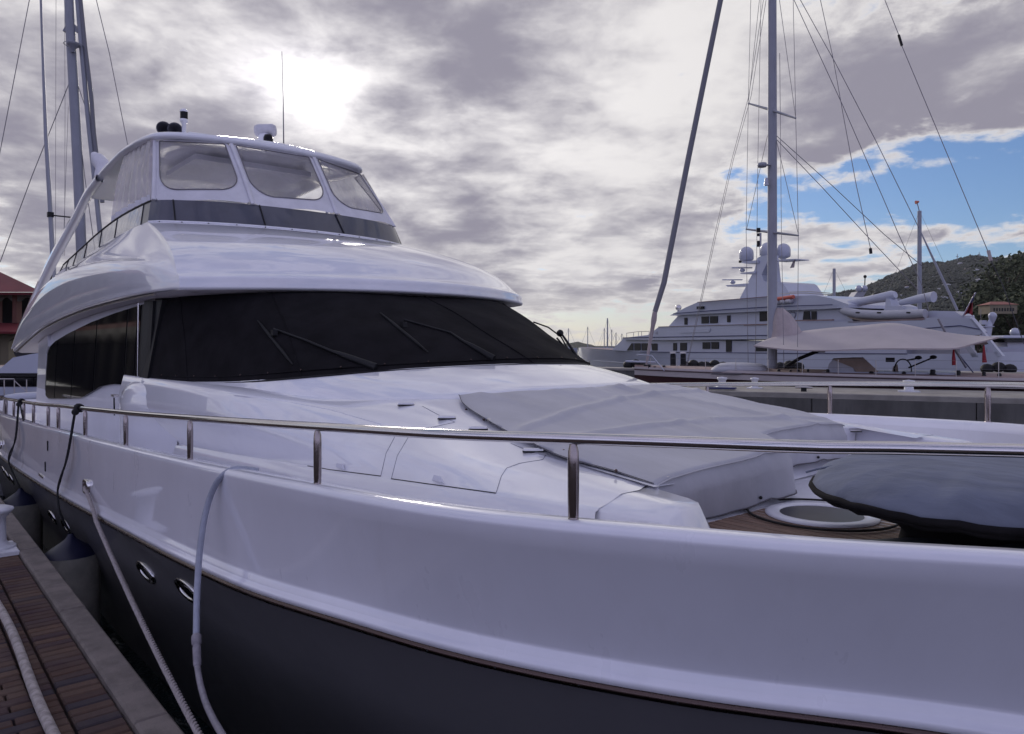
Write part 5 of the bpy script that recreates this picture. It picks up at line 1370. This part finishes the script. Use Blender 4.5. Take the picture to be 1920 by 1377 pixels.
# rigid inflatable on the boat deck
rt = S2(1655, 605, .5); rib = thing('rigid_inflatable', rt, 'grey and tan rigid inflatable boat stowed on the boat deck of the large yacht', 'inflatable boat')
rows = []
for x, y in ((1573,580),(1585,584),(1610,589),(1650,591),(1700,590),(1735,588)):
    rows.append((x, y))
for off in (.3, 2.3):
    MB().tube([S2(x, y, off if x > 1575 else 1.3) for x, y in rows], [.14,.30,.33,.33,.33,.3], 12).build('tube', M['rib_tube'], rib)
MB().prism([S2(x, y, .5) for x, y in ((1580,588),(1610,594),(1735,593),(1735,600),(1620,603),(1596,598))], NS*1.7).build('rib_hull', M['tan'], rib)
MB().prism([S2(x, y, .9) for x, y in ((1655,588),(1660,574),(1690,574),(1700,582),(1722,584),(1724,588))], NS*.9).build('console', M['far_white'], rib)
for x in (1605,1645,1700): seg('grab_patch', [(x,586.5,.0),(x+7,586.8,.0)], .06, M['black'], rib, 6, S2)
# ensign
fp = S2(1803, 596, 1); fg = thing('red_ensign', fp, 'red ensign hanging from a slanted staff at the stern of the large yacht', 'flag')
seg('staff', [(1803,598,1),(1829,549,1)], .05, M['far_white'], fg, 6, S2)
rows = []
for v in range(9):
    row = []
    for u in range(9):
        x = lerp(lerp(1826,1808,v/8), lerp(1823,1822,v/8) + 2, u/8); x = lerp(1826 - 18*v/8, 1824 + 0*v/8, u/8); y = lerp(555 + 37*v/8, 556 + 37*v/8, u/8) - 4*sin(u/8*pi)
        row.append(S2(x, y, 1 + .35*sin(u*1.5 + v*.4)))
    rows.append(row)
MB().grid(rows).build('flag_cloth', M['red'], fg)
MB().prism([S2(x, y, .6) for x, y in ((1825,557),(1820,566),(1822,569),(1826,561))], NS*.02).build('canton', M['navyline'], fg)

# gear along the far quay
for x, lab in ((1262,'slim black service pedestal on the far quay left of the grey dinghy'),(1281,'dark service pedestal on the far quay beneath the dinghy stay'),):
    b0 = at_pl(x, 650, Vector((C2.x, C2.y, 0)) + N1*.6, N1); b0.z = 1.57
    r = thing('service_pedestal', b0, lab, 'pedestal'); MB().cbox(b0 + UP*.45, (.28,.25,.9), .05, (D1,N1,UP)).build('post', M['black'], r); MB().cbox(b0 + UP*.96, (.34,.3,.1), .03, (D1,N1,UP)).build('cap', M['steel_rough'], r)
for i, (x, lab) in enumerate(((1300,'low dark fender pile on the far quay under the white hull'),(1192,'dark fender pile on the far quay near the sailing yacht bow'),(1340,'dark fender pile on the far quay above the grey dinghy'),(1480,'dark fender pile on the far quay right of the mast'),(1872,'black round fender on the far quay behind the awning tip'))):
    b0 = at_pl(x, 650, Vector((C2.x, C2.y, 0)) + N1*1.4, N1); b0.z = 1.57
    m_ = MB(); [m_.ball(b0 + D1*((k-1)*.5) + UP*(.16 + .1*(k == 1)), .34, 10, 6, (1,.8,.8)) for k in range(3)]
    tag(m_.build('fender_pile', M['rubber']), lab, 'fenders', kind=None)

# second tall mast to the right, and other far boats
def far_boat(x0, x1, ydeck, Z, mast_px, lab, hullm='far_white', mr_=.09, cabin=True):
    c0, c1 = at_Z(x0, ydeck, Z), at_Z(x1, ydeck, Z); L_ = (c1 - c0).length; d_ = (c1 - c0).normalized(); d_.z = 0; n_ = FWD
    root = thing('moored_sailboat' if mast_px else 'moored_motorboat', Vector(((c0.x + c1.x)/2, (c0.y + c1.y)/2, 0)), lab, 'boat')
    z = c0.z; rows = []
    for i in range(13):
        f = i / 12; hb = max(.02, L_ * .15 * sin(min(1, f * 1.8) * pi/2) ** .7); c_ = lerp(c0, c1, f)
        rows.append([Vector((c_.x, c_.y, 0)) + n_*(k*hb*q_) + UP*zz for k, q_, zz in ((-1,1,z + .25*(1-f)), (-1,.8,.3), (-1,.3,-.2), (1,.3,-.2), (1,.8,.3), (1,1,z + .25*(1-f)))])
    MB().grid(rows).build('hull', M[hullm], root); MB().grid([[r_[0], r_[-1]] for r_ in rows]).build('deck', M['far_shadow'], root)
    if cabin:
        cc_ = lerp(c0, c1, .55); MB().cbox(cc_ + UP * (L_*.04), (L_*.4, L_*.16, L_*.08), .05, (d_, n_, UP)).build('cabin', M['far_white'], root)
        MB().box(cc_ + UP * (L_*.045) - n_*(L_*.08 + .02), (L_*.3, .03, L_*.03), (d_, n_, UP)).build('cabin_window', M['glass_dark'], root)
    if mast_px:
        mx, my = mast_px; tpm = at_Z(mx, my, Z); MB().tube([Vector((tpm.x, tpm.y, z)), tpm], [mr_, mr_*.8], 8).build('mast', M['mast'], root)
        for e in (c0, c1): MB().tube([e, tpm], .0035 * Z / 40 + .008, 4).build('stay', M['wire'], root)
        MB().tube([Vector((tpm.x, tpm.y, z + L_*.12)), Vector((tpm.x, tpm.y, z + L_*.12)) + d_ * L_*.3], .09, 6).build('boom', M['sailcover'], root)
    return root
r = far_boat(1620, 1850, 665, 95, (1724, 396), 'sailboat whose tall pale mast with a red wind vane rises before the hill', mr_=.32)
MB().tube([at_Z(1717,380,95), at_Z(1723,378.5,95)], [.25,.1], 8).build('wind_vane', M['orange'], r); MB().tube([at_Z(1724,397,95), at_Z(1720,382,95)], .06, 4).build('vane_post', M['wire'], r)
far_boat(1500, 1640, 655, 120, (1564, 504), 'sailboat hidden behind the large yacht showing only a short dark mast', mr_=.3)
labs = ['thinnest far mast at the left end of the horizon group', 'tallest far mast standing left of the large yacht bow', 'short far mast just right of the tallest one', 'far mast beside the black windscreen edge', 'faint short mast above the large yacht bow', 'faint mast left of the large yacht foredeck rail', 'small mast at the right end of the horizon group']
for (x, y), lab in zip(((1102,613),(1139,597),(1147,618),(1066,616),(1155,624),(1133,616),(1166,626)), labs):
    r = far_boat(x - 14, x + 16, 653, 330, (x, y), lab, mr_=.2 if x != 1139 else .34, cabin=False); r['group'] = 'masts of far sailboats on the horizon'
# right edge small craft
mbt = far_boat(1850, 1965, 659, 52, None, 'white flybridge motorboat at the right edge beyond the awning tip', cabin=False)
dome = at_Z(1861, 590, 52); MB().lathe(dome - UP*.2, [(.05,-.5),(.22,-.1),(.27,.1)] + [(.27*cos(k*pi/10), .1 + .27*sin(k*pi/10)) for k in range(1, 6)], 14).build('radome', M['far_white'], mbt)
MB().tube([at_Z(1845,640,52), at_Z(1853,615,52), at_Z(1858,600,52)], [.45,.3,.15], 8, flat=(RGT,.4)).build('radar_arch', M['far_white'], mbt)
MB().box(at_Z(1849,612.5,52), (.9,.4,.06), (RGT,FWD,UP)).build('arch_platform', M['far_white'], mbt); MB().box(at_Z(1843,605,52), (.35,.3,.3), (RGT,FWD,UP)).build('arch_light', M['far_white'], mbt)
MB().tube([at_Z(1839,612,52), at_Z(1839,580,52)], .02, 5).build('aerial', M['wire'], mbt)
for (x, y, w_, h_) in ((1890,632,50,5),(1895,645,44,12)):
    MB().cbox(at_Z(x, y, 52.5), (w_*52/1400, 1.8, h_*52/1400), .1, (RGT,FWD,UP)).build('superstructure', M['far_white'], mbt)
MB().box(at_Z(1893,639.5,52), (1.6,1.5,.2), (RGT,FWD,UP)).build('window_strip', M['glass_dark'], mbt)
m2 = far_boat(1880, 2050, 668, 48, None, 'white runabout with a mustard yellow canvas cover at the right edge')
MB().prism([at_Z(x, y, 47.0) for x, y in ((1893,668),(1900,673),(1960,678),(1960,670),(1905,665))], FWD*1.5).build('canvas_cover', M['yellow'], m2)
m3 = far_boat(1845, 1930, 650, 75, None, 'small white cabin boat moored behind the flybridge motorboat')
MB().ball(at_Z(1903,624,70), .45, 10, 6).build('searchlight_cover', M['far_white'], m3)
# white domes and dark cover of a yacht behind
hy = thing('hidden_yacht', at_Z(1630, 660, 110), 'yacht hidden behind the large one showing two domes and a dark bimini', 'yacht')
for x in (1610, 1621): 
    MB().lathe(at_Z(x, 547, 110), [(.2,0),(.42,.2),(.42,.6),(.3,.85),(.001,.95)], 12).build('satellite_dome', M['far_white'], hy)
MB().prism([at_Z(x, y, 110) for x, y in ((1596,563),(1608,547),(1624,547),(1616,563))], FWD*2).build('radar_arch', M['far_shadow'], hy)
MB().tube([at_Z(1621,546,110), at_Z(1622,520,110)], .08, 5).build('light_mast', M['black'], hy); MB().ball(at_Z(1622,519,110), .25, 8, 5).build('light', M['black'], hy)
MB().ball(at_Z(1646,556,110), .8, 14, 8, (1.1,1.1,.85)).build('bimini', M['black'], hy)
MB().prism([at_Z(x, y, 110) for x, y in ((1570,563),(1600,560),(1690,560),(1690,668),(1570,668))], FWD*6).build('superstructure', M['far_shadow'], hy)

# ================================================================ hill, trees and houses
HR = [(1380,650),(1470,640),(1545,562),(1570,554),(1600,548),(1640,533),(1680,518),(1720,504),(1760,492),(1800,487),(1830,482),(1860,485),(1885,487),(1915,480),(1960,470),(2060,450),(2200,430),(2500,420)]
NRD = [(1700,655),(1760,640),(1800,600),(1830,560),(1855,548),(1880,538),(1925,528),(2000,515),(2100,500),(2300,490)]
from mathutils import noise as mn
def hmap(x, d):
    ey = 650 - interp([(a_, b_, 0) for a_, b_ in HR], x)[0]; f = max(0, min(1, (d - 260) / 640)); h1 = EYE + ey / FPX * 900 * (f ** 1.15)
    en = 650 - interp([(a_, b_, 0) for a_, b_ in NRD], x)[0]; g_ = max(0, min(1, (d - 125) / 105)); h2 = EYE + en / FPX * 230 * (g_ ** .8) * 1.0
    if d > 230: h2 = max(0, h2 * (1 - (d - 230) / 300))
    h = max(h1 if d > 262 else -3, h2 if d > 126 and x > 1760 else -3)
    return h - (0 if h > EYE + 1 else 1.5)
hx = [1300 + 1500 * i / 220 for i in range(221)]; hd = [120 + 820 * (j / 110) ** 1.1 for j in range(111)]
rows = []
for d in hd:
    row = []
    for x in hx:
        p_ = at_Z(x, 650, d); h = hmap(x, d); h += mn.noise(Vector((p_.x*.02, p_.y*.02, 0))) * 7 * min(1, max(0, h)/20) + mn.noise(Vector((p_.x*.06, p_.y*.06, 3))) * 1.6 * min(1, max(0, h)/10)
        if d > 850: h -= 0
        row.append(Vector((p_.x, p_.y, h)))
    rows.append(row)
last = rows[-1]; rows.append([Vector((p_.x*1.4, p_.y*1.4, p_.z*.4)) for p_ in last])
hm = bpy.data.materials.new('hillside_scrub'); hm.use_nodes = True; q = NB(hm.node_tree); pb = hm.node_tree.nodes['Principled BSDF']
g = q.n('ShaderNodeNewGeometry').outputs['Position']
c_ = q.mix(q.ss(q.noise(g, .05, 8, .7), .35, .65), (.024,.030,.018), (.050,.052,.032)); c_ = q.mix(q.ss(q.noise(g, .012, 4, .6), .55, .72), c_, (.10,.08,.06))
q.inp(pb, 'Base Color', c_); pb.inputs['Roughness'].default_value = .95
bn = q.n('ShaderNodeBump'); bn.inputs['Distance'].default_value = 4; q.inp(bn, 'Height', q.noise(g, .12, 6, .7)); hm.node_tree.links.new(bn.outputs[0], pb.inputs['Normal'])
hill = MB().grid(rows).build('hill', hm, origin=at_Z(1800, 650, 600)); tag(hill, 'dark green scrub covered hill rising on the right', kind='structure')
B_h = bvh(hill)
def leafmat(name, c0, c1):
    m_ = bpy.data.materials.new(name); m_.use_nodes = True; q = NB(m_.node_tree); pb = m_.node_tree.nodes['Principled BSDF']
    r_ = q.n('ShaderNodeNewGeometry').outputs['Random Per Island']; g = q.n('ShaderNodeNewGeometry').outputs['Position']
    q.inp(pb, 'Base Color', q.mix(q.m('ADD', q.m('MULTIPLY', r_, .6), q.m('MULTIPLY', q.noise(g, .3, 3, .6), .4)), c0, c1)); pb.inputs['Roughness'].default_value = .8; return m_
ML = leafmat('leaves', (.022,.032,.014), (.075,.088,.035)); ML2 = leafmat('scrub_bushes', (.018,.023,.016), (.040,.045,.030))
bark = mat('bark', (.10,.075,.055), .9, var=.3, vscale=4)
# bushes over the hill: nobody could count them
rnd = random.Random(3); mb = MB()
ico = [Vector(v) for v in ((0,0,1),(.9,0,.3),(.28,.85,.3),(-.73,.53,.3),(-.73,-.53,.3),(.28,-.85,.3),(0,0,-.5))]; icf = [(0,1,2),(0,2,3),(0,3,4),(0,4,5),(0,5,1),(6,2,1),(6,3,2),(6,4,3),(6,5,4),(6,1,5)]
cnt = 0
while cnt < 26000:
    x = rnd.uniform(1540, 2150); d = 130 + 800 * rnd.random() ** .7
    p_ = at_Z(x, 650, d); h = hmap(x, d)
    if h < EYE + 1: cnt += .2; continue
    r_ = B_h.ray_cast(Vector((p_.x, p_.y, 400)), Vector((0,0,-1)))
    if r_[0] is None: continue
    s_ = rnd.uniform(.9, 2.5) * (d / 500) ** .35; rot = rnd.random() * 6
    mb.add([r_[0] + Vector((v.x*cos(rot) - v.y*sin(rot), v.x*sin(rot) + v.y*cos(rot), v.z * rnd.uniform(.7,1.2))) * s_ * rnd.uniform(.8,1.2) for v in ico], icf, False); cnt += 1
tag(mb.build('hillside_bushes', ML2, origin=at_Z(1800,650,600)), 'dense bushes and small trees covering the hill', kind='stuff')
# the nearer trees at the right edge
def make_tree(base, h, w_, lab, seed):
    rnd = random.Random(seed); root = thing('tree', base, lab, 'tree', 'broadleaf trees below the hill')
    MB().tube([base, base + UP*h*.25 + RGT*.2, base + UP*h*.6], [h*.035, h*.028, h*.012], 8).build('trunk', bark, root)
    mb = MB(); cl = []
    for k in range(26):
        th_ = rnd.random()*2*pi; rr_ = w_*.5*rnd.random()**.5; zz = h*rnd.uniform(.3,.93)
        fz = 1 - ((zz/h - .55)/.5)**2; cl.append((base + Vector((cos(th_)*rr_*fz, sin(th_)*rr_*fz, zz)), w_*rnd.uniform(.10,.20)))
    for c_, r_ in cl[:9]: MB().tube([base + UP*h*.35, lerp(base + UP*h*.4, c_, .6), c_], [h*.014,h*.009,h*.004], 5).build('limb', bark, root)
    for c_, r_ in cl:
        for k in range(75):
            v = Vector((rnd.gauss(0,1), rnd.gauss(0,1), rnd.gauss(0,.8))).normalized() * r_ * rnd.uniform(.6,1.1); p_ = c_ + v
            a_ = Vector((rnd.uniform(-1,1), rnd.uniform(-1,1), rnd.uniform(-.6,.6))).normalized(); b_ = a_.orthogonal().normalized(); s_ = w_*.028*rnd.uniform(.7,1.4)
            mb.add([p_ - a_*s_, p_ + b_*s_*.7, p_ + a_*s_, p_ - b_*s_*.7], [(0,1,2,3)], False)
    mb.build('crown', ML, root); return root
tl = [(1800,640,112,9,9,'round dark tree nearest the red ensign'),(1832,645,108,12,11,'broad tree behind the small radome'),(1868,648,118,15,13,'tree standing below the red roofed house'),(1906,650,104,17,13,'tall dark tree at the right edge of the picture'),
      (1950,650,112,19,15,'dark tree just beyond the right edge'),(1888,600,150,20,16,'tree rising behind the red roofed house'),(1846,610,150,13,12,'tree left of the red roofed house'),(1925,600,160,24,18,'highest dark tree against the hill at the right edge'),(1775,640,122,6,7,'low bushy tree left of the red ensign')]
for i, (x, y, Z, h, w_, lab) in enumerate(tl):
    b_ = at_Z(x, 650, Z); rc = B_h.ray_cast(Vector((b_.x, b_.y, 300)), Vector((0,0,-1))); z_ = rc[0].z if rc[0] else .5
    make_tree(Vector((b_.x, b_.y, max(.3, min(z_, 8)) - .2)), h*.62, w_*.85, lab, i)
# houses
def house(x, y, wpx, hpx, roofm, lab, wallm='far_white', Zf=None):
    d_ = ray(x, y); 
    if Zf: p_ = at_Z(x, y, Zf)
    else:
        p_, _, _, _ = B_h.ray_cast(CAM, d_.normalized())
        if p_ is None: return
    Z = (p_ - CAM).dot(FWD); wd = wpx*Z/1400; ht_ = hpx*Z/1400; dp = wd*.7
    c = p_ + UP*ht_*.3 - FWD*dp*.1
    root = thing('hillside_house', c - UP*ht_*.5, lab, 'house', 'houses on the hillside')
    MB().box(c, (wd, dp, ht_*1.3), (RGT,FWD,UP)).build('wall', M[wallm], root)
    e = ht_*.65; o_ = [c + RGT*(i*wd*.56) + FWD*(j*dp*.56) + UP*e for i, j in ((-1,-1),(1,-1),(1,1),(-1,1))]; rg = [c - RGT*wd*.25 + UP*(e + ht_*.5), c + RGT*wd*.25 + UP*(e + ht_*.5)]
    MB().add(o_ + rg, [(0,1,5,4),(1,2,5),(2,3,4,5),(3,0,4),(0,3,2,1)], False).build('roof', M[roofm], root)
    n = max(2, int(wpx/6))
    for k in range(n):
        MB().box(c - RGT*wd*.4 + RGT*wd*.8*(k + .5)/n - FWD*(dp*.5 + .02) - UP*ht_*.05, (wd*.4/n, .06, ht_*.45), (RGT,FWD,UP)).build('window', M['glass_dark'], root)
M['roof_grey'] = mat('grey_roof', (.36,.35,.36), .7); M['roof_tan'] = mat('tan_roof', (.40,.30,.24), .8); M['roof_old'] = mat('faded_red_roof', (.30,.12,.09), .8)
hs = [(1830,510,8,4,'roof_grey','white hillside house below the summit'),(1879,503,14,3,'roof_grey','long white hillside house high on the right'),(1898,507,18,4,'roof_old','reddish roofed house high on the right slope'),(1838,530,18,5,'roof_grey','wide white villa at mid slope'),
      (1855,528,9,4,'roof_tan','small house right of the wide villa'),(1774,538,12,4,'roof_grey','white house left of the wide villa'),(1760,545,8,3,'roof_grey','small white house low on the left slope'),(1798,552,7,4,'roof_grey','bright white cottage above the trees'),
      (1812,508,8,3,'roof_tan','tan roofed house near the summit'),(1727,552,8,3,'roof_grey','low house behind the tall mast'),(1767,562,14,4,'roof_grey','white house at the foot of the hill'),(1690,556,6,2.5,'roof_grey','tiny house on the far left slope'),
      (1910,492,8,3,'roof_grey','pale house on the ridge at the right edge'),(1745,574,9,3,'roof_grey','low white house near the harbour left of the ensign'),(1871,520,10,3,'roof_tan','tan house between the villa and the trees'),(1800,496,7,2.5,'roof_grey','small pale house just under the ridge'),
      (1700,540,6,2.5,'roof_tan','tan dot of a house on the left slope'),(1912,524,14,4,'roof_tan','earth coloured house at the right above the trees'),(1750,522,6,2.5,'roof_grey','lone pale house left of the summit')]
for h_ in hs: house(*h_)
house(1868, 585, 50, 13, 'roof_old', 'large pale house with a faded red hipped roof among dark trees', 'wall_cream', 100)
for x, y, lab in ((1795,483,'slim radio mast on the hill summit'),(1836,479,'short antenna on the summit plateau')):
    p_ = at_Z(x, y + 8, 880); r = thing('radio_mast', p_, lab, 'radio mast'); MB().tube([p_ - UP*6, p_ + UP*9], [.6,.3], 6).build('pole', M['wire'], r); MB().box(p_ + UP*6, (3,.5,.6), (RGT,FWD,UP)).build('antenna', M['wire'], r)
# low far shore
rows = []
for d in (700, 760):
    rows.append([Vector((*at_Z(x, 650, d).xy, (interp([(980,0,0),(1062,6,0),(1085,8,0),(1110,4,0),(1140,3,0),(1500,2.5,0),(1700,5,0)], x)[0] + mn.noise(Vector((x*.08,0,0)))*1.2) if d == 760 else -1)) for x in range(-700, 1700, 8)])
tag(MB().grid(rows).build('far_shore', hm, origin=at_Z(900,650,730)), 'low dark shoreline on the horizon', kind='structure')

# ================================================================ left side: red roofed buildings
def L3(x, y, off=0.0): return at_Z(x, y, 46 + off)
bd = thing('arcaded_building', L3(20, 722), 'two storey cream building with red hipped roof and dark arches behind the yacht stern', 'building')
def pl(name, poly, o0, o1, m_, par=None): return MB().prism([L3(x, y, o0) for x, y in poly], FWD*(o1 - o0)).build(name, M[m_], par or bd)
pl('back_wall', [(-320,722),(-320,552),(70,552),(70,722)], 2.5, 9, 'dark_shade')  # near-black wall colour stands in for the shade behind the arches
c0 = [L3(-340,548,-.8), L3(80,548,-.8), L3(80,548,11), L3(-340,548,11)]; rg = [L3(-260,440,5), L3(-60,482,5)]
MB().add(c0 + rg, [(0,1,5,4),(1,2,5),(2,3,4,5),(3,0,4),(0,3,2,1)], False).build('roof', M['roof_red'], bd)
pl('eave_board', [(-340,548.5),(80,548.5),(80,553),(-340,553)], -.7, -.5, 'roof_red')
c0 = [L3(-340,622,-2.4), L3(58,622,-2.4), L3(66,606,.2), L3(-340,606,.2)]
MB().add(c0, [(0,1,2,3)], False).build('arcade_roof', M['roof_red'], bd)
pl('arcade_fascia', [(-340,622),(58,622),(58,626),(-340,626)], -2.4, -2.2, 'roof_red')
pl('floor_band', [(-340,606),(66,606),(66,612),(-340,612)], .2, 1.5, 'wall_cream')
for k in range(9):
    x = 27 - k*37 
    pl('column', [(x-4,553),(x+4,553),(x+4,606),(x-4,606)], 0, .5, 'wall_pink')
    xa, xb = x + 4, x + 33
    if k == 0: xb = 64
    arc = [(lerp(xa, xb, i/10), 566 - 9*sin(pi*i/10)) for i in range(11)]
    pl('arch', [(xa,553)] + [(xb,553)] + arc[::-1], .05, .4, 'arch_grey')
for k in range(8):
    x = 10 - k*46
    pl('arcade_pier', [(x-10,626),(x+6,626),(x+6,722),(x-10,722)], -1.5, -.8, 'wall_cream')
    arc = [(x + 6 + 30*i/10, 640 - 8*sin(pi*i/10)) for i in range(11)]
    pl('arcade_arch', [(x+6,626),(x+36,626)] + arc[::-1], -1.5, -1.1, 'wall_cream')
# the same style of building along the near quay: seen mirrored in the dark side windows
bs = thing('quayside_building', P(56, -8.5, DK), 'red roofed arcaded building lining the brick quay, mirrored in the yacht windows', 'building')
def bx_(name, a0, a1, t0, t1, z0, z1, m_): return MB().box(P((a0+a1)/2, (t0+t1)/2, (z0+z1)/2), (abs(a1-a0), abs(t1-t0), abs(z1-z0))).build(name, M[m_], bs)
bx_('back_wall', 36, 78, -12, -7.5, DK, 4.6, 'dark_shade')  # wall and columns coloured near-black for shade, keeping the mirrored image dark
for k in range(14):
    a = 36.3 + k*3.05; bx_('column', a - .25, a + .25, -5.7, -5.2, DK, 4.6, 'dark_shade')
    arc = [P(a + .25 + 2.55*i/10, -5.45, 1.0 + .5*sin(pi*i/10)) for i in range(11)]
    if k < 13: MB().prism([P(a + .25, -5.45, 1.75), P(a + 2.8, -5.45, 1.75)] + arc[::-1], (0,.3,0)).build('arch', M['arch_grey'], bs)
bx_('floor_band', 36, 78, -7.5, -5.2, 1.75, 2.0, 'roof_red')
c0 = [P(35.2,-4.4,4.6), P(78.8,-4.4,4.6), P(78.8,-13,4.6), P(35.2,-13,4.6)]; rg = [P(42,-8.7,7.4), P(72,-8.7,7.4)]
MB().add(c0 + rg, [(0,1,5,4),(1,2,5),(2,3,4,5),(3,0,4),(0,3,2,1)], False).build('roof', M['roof_red'], bs)

# left motor yacht astern
def L4(x, y, off=0.0): return at_Z(x, y, 25 + off)
ly = thing('moored_motor_yacht', Vector((*L4(20, 740).xy, 0)), 'white motor yacht with a black window band moored astern at the left edge', 'yacht')
def pm(name, poly, o0, o1, m_, par=None): return MB().prism([L4(x, y, o0) for x, y in poly], FWD*(o1 - o0)).build(name, M[m_], par or ly)
pm('flybridge', [(-120,700),(-60,690),(0,692),(24,671),(60,664),(125,655),(125,700)], 0, 4, 'far_white')
pm('window_band', [(-110,700.5),(120,700.5),(125,726),(-130,726)], .35, 3.6, 'glass_dark')
pm('coaming', [(-140,726.5),(130,726.5),(130,742),(-140,742)], 0, 4, 'far_white')
pm('hull', [(-160,743),(130,743),(130,812),(-150,812)], .2, 3.8, 'hull_grey')
pm('wheelhouse_roof', [(25,660),(60,655),(120,650),(120,656),(60,664),(28,668)], .5, 3.5, 'dark_shade')
for x in (8, 27, 50): MB().tube([L4(x,741,-.4), L4(x,712,-.4)], .02, 5).build('rail_post', M['steel_rough'], ly)
MB().tube([L4(-60,711,-.4), L4(27,711,-.4)], .022, 5).build('rail', M['steel_rough'], ly)
MB().tube([L4(28,715,-.4), L4(60,745,-.4)], .015, 5).build('rail_stay', M['steel_rough'], ly)
# white dinghy on chocks between
dg2 = thing('white_tender', L4(50, 752, -6), 'upturned white tender lying behind the stern rail at far left', 'tender')
pts = [at_Z(x, y, 19) for x, y in ((7,752),(12,748),(30,747),(72,745),(100,744))]
MB().tube(pts, [.03,.10,.13,.14,.14], 10).build('tender_hull', M['far_white'], dg2)
# flag staff and lamp posts near the building
lpz = at_Z(61, 700, 40); r = thing('lamp_post', Vector((lpz.x, lpz.y, 1.2)), 'white lamp post in front of the arcaded building', 'lamp post')
MB().tube([Vector((lpz.x, lpz.y, 1.2)), at_Z(61,565,40)], [.12,.08], 8).build('post', M['far_white'], r)
MB().tube([at_Z(61,566,40), at_Z(66,548,40), at_Z(72,546,40)], [.06,.05,.05], 6).build('arm', M['far_white'], r)

# left sailing yacht with the heavy mast
def L5(x, y, off=0.0): return at_Z(x, y, 33 + off)
ls = thing('moored_ketch', Vector((*L5(150, 700).xy, 0)), 'large sailing yacht behind the flybridge showing a thick grey mast and rigging', 'sailing yacht')
MB().tube([L5(128,-30), L5(131,40), L5(139,180), L5(147,330), L5(153,480), L5(158,700)], [.195,.20,.21,.22,.22,.22], 16, flat=(RGT,.8)).build('mast', M['mast'], ls)
MB().tube([L5(143,-30), L5(153,90), L5(166,230), L5(181,370), L5(196,520)], .10, 10).build('furled_sail', M['mast'], ls)
MB().tube([L5(148,-30), L5(160,90), L5(171,180), L5(176,250), L5(192,380)], [.08,.085,.09,.09,.09], 10).build('furled_sail', M['stay'], ls)
for s_ in (-1, 1): MB().prism([L5(132 + s_*8,46), L5(132 + s_*8,59), L5(132 + s_*15,58 + 4*(s_ > 0)), L5(132 + s_*10,49)], FWD*.3).build('mast_bracket', M['mast'], ls)
MB().lathe(L5(137,86,-.3), [(.06,-.3),(.12,-.12),(.22,-.02),(.26,.06),(.25,.12),(.001,.14)], 16).build('radome', M['mast'], ls)
MB().tube([L5(137,86,-.3) + Vector((.36*cos(t_), .36*sin(t_), .05)) for t_ in [2*pi*k/24 for k in range(25)]], .015, 5).build('radome_guard', M['mast'], ls)
for pts in ([(57,-10),(0,285),(-10,330)],[(129,158),(60,330),(0,492)],[(146,160),(166,218)],[(178,-10),(205,100),(241,280)],[(105,-10),(104,470)],[(121,-10),(122,200),(121,480)],[(128,200),(118,480)],[(142,190),(160,340),(178,470)],[(0,0),(0,0)]):
    if pts[0] == pts[1]: continue
    MB().tube([L5(*p_) for p_ in pts], .018 if pts[0][0] not in (105,121,128) else .009, 5).build('shroud', M['wire'], ls)
cH = Vector((*L5(170, 700).xy, 0)); rows = []
for i in range(15):
    s = -9 + 18*i/14; hb = max(.02, 2.4 * (1 - abs(s/9)**2.5)); c_ = cH + RGT * s + FWD*2
    rows.append([c_ - FWD*hb + UP*2.0, c_ - FWD*hb*.8 + UP*.4, c_ + UP*-.4, c_ + FWD*hb*.8 + UP*.4, c_ + FWD*hb + UP*2.0])
MB().grid(rows).build('hull', M['far_hull'], ls); MB().grid([[r_[0], r_[-1]] for r_ in rows]).build('deck', M['teakfar'], ls)

# ================================================================ haze: the damp harbour air
hb_ = MB(); hb_.box(Vector((CAM.x, CAM.y, 0)) + FWD * 350 + UP * 74, (2700, 2700, 152))
hm_ = bpy.data.materials.new('haze'); hm_.use_nodes = True; hm_.node_tree.nodes.clear()
vo = hm_.node_tree.nodes.new('ShaderNodeVolumePrincipled'); vo.inputs['Color'].default_value = (.82, .84, .92, 1); vo.inputs['Density'].default_value = .00009
vo.inputs['Anisotropy'].default_value = .2
oo = hm_.node_tree.nodes.new('ShaderNodeOutputMaterial'); hm_.node_tree.links.new(vo.outputs[0], oo.inputs['Volume'])
tag(hb_.build('haze', hm_, origin=(0,0,-2)), 'thin damp harbour air', kind='stuff')
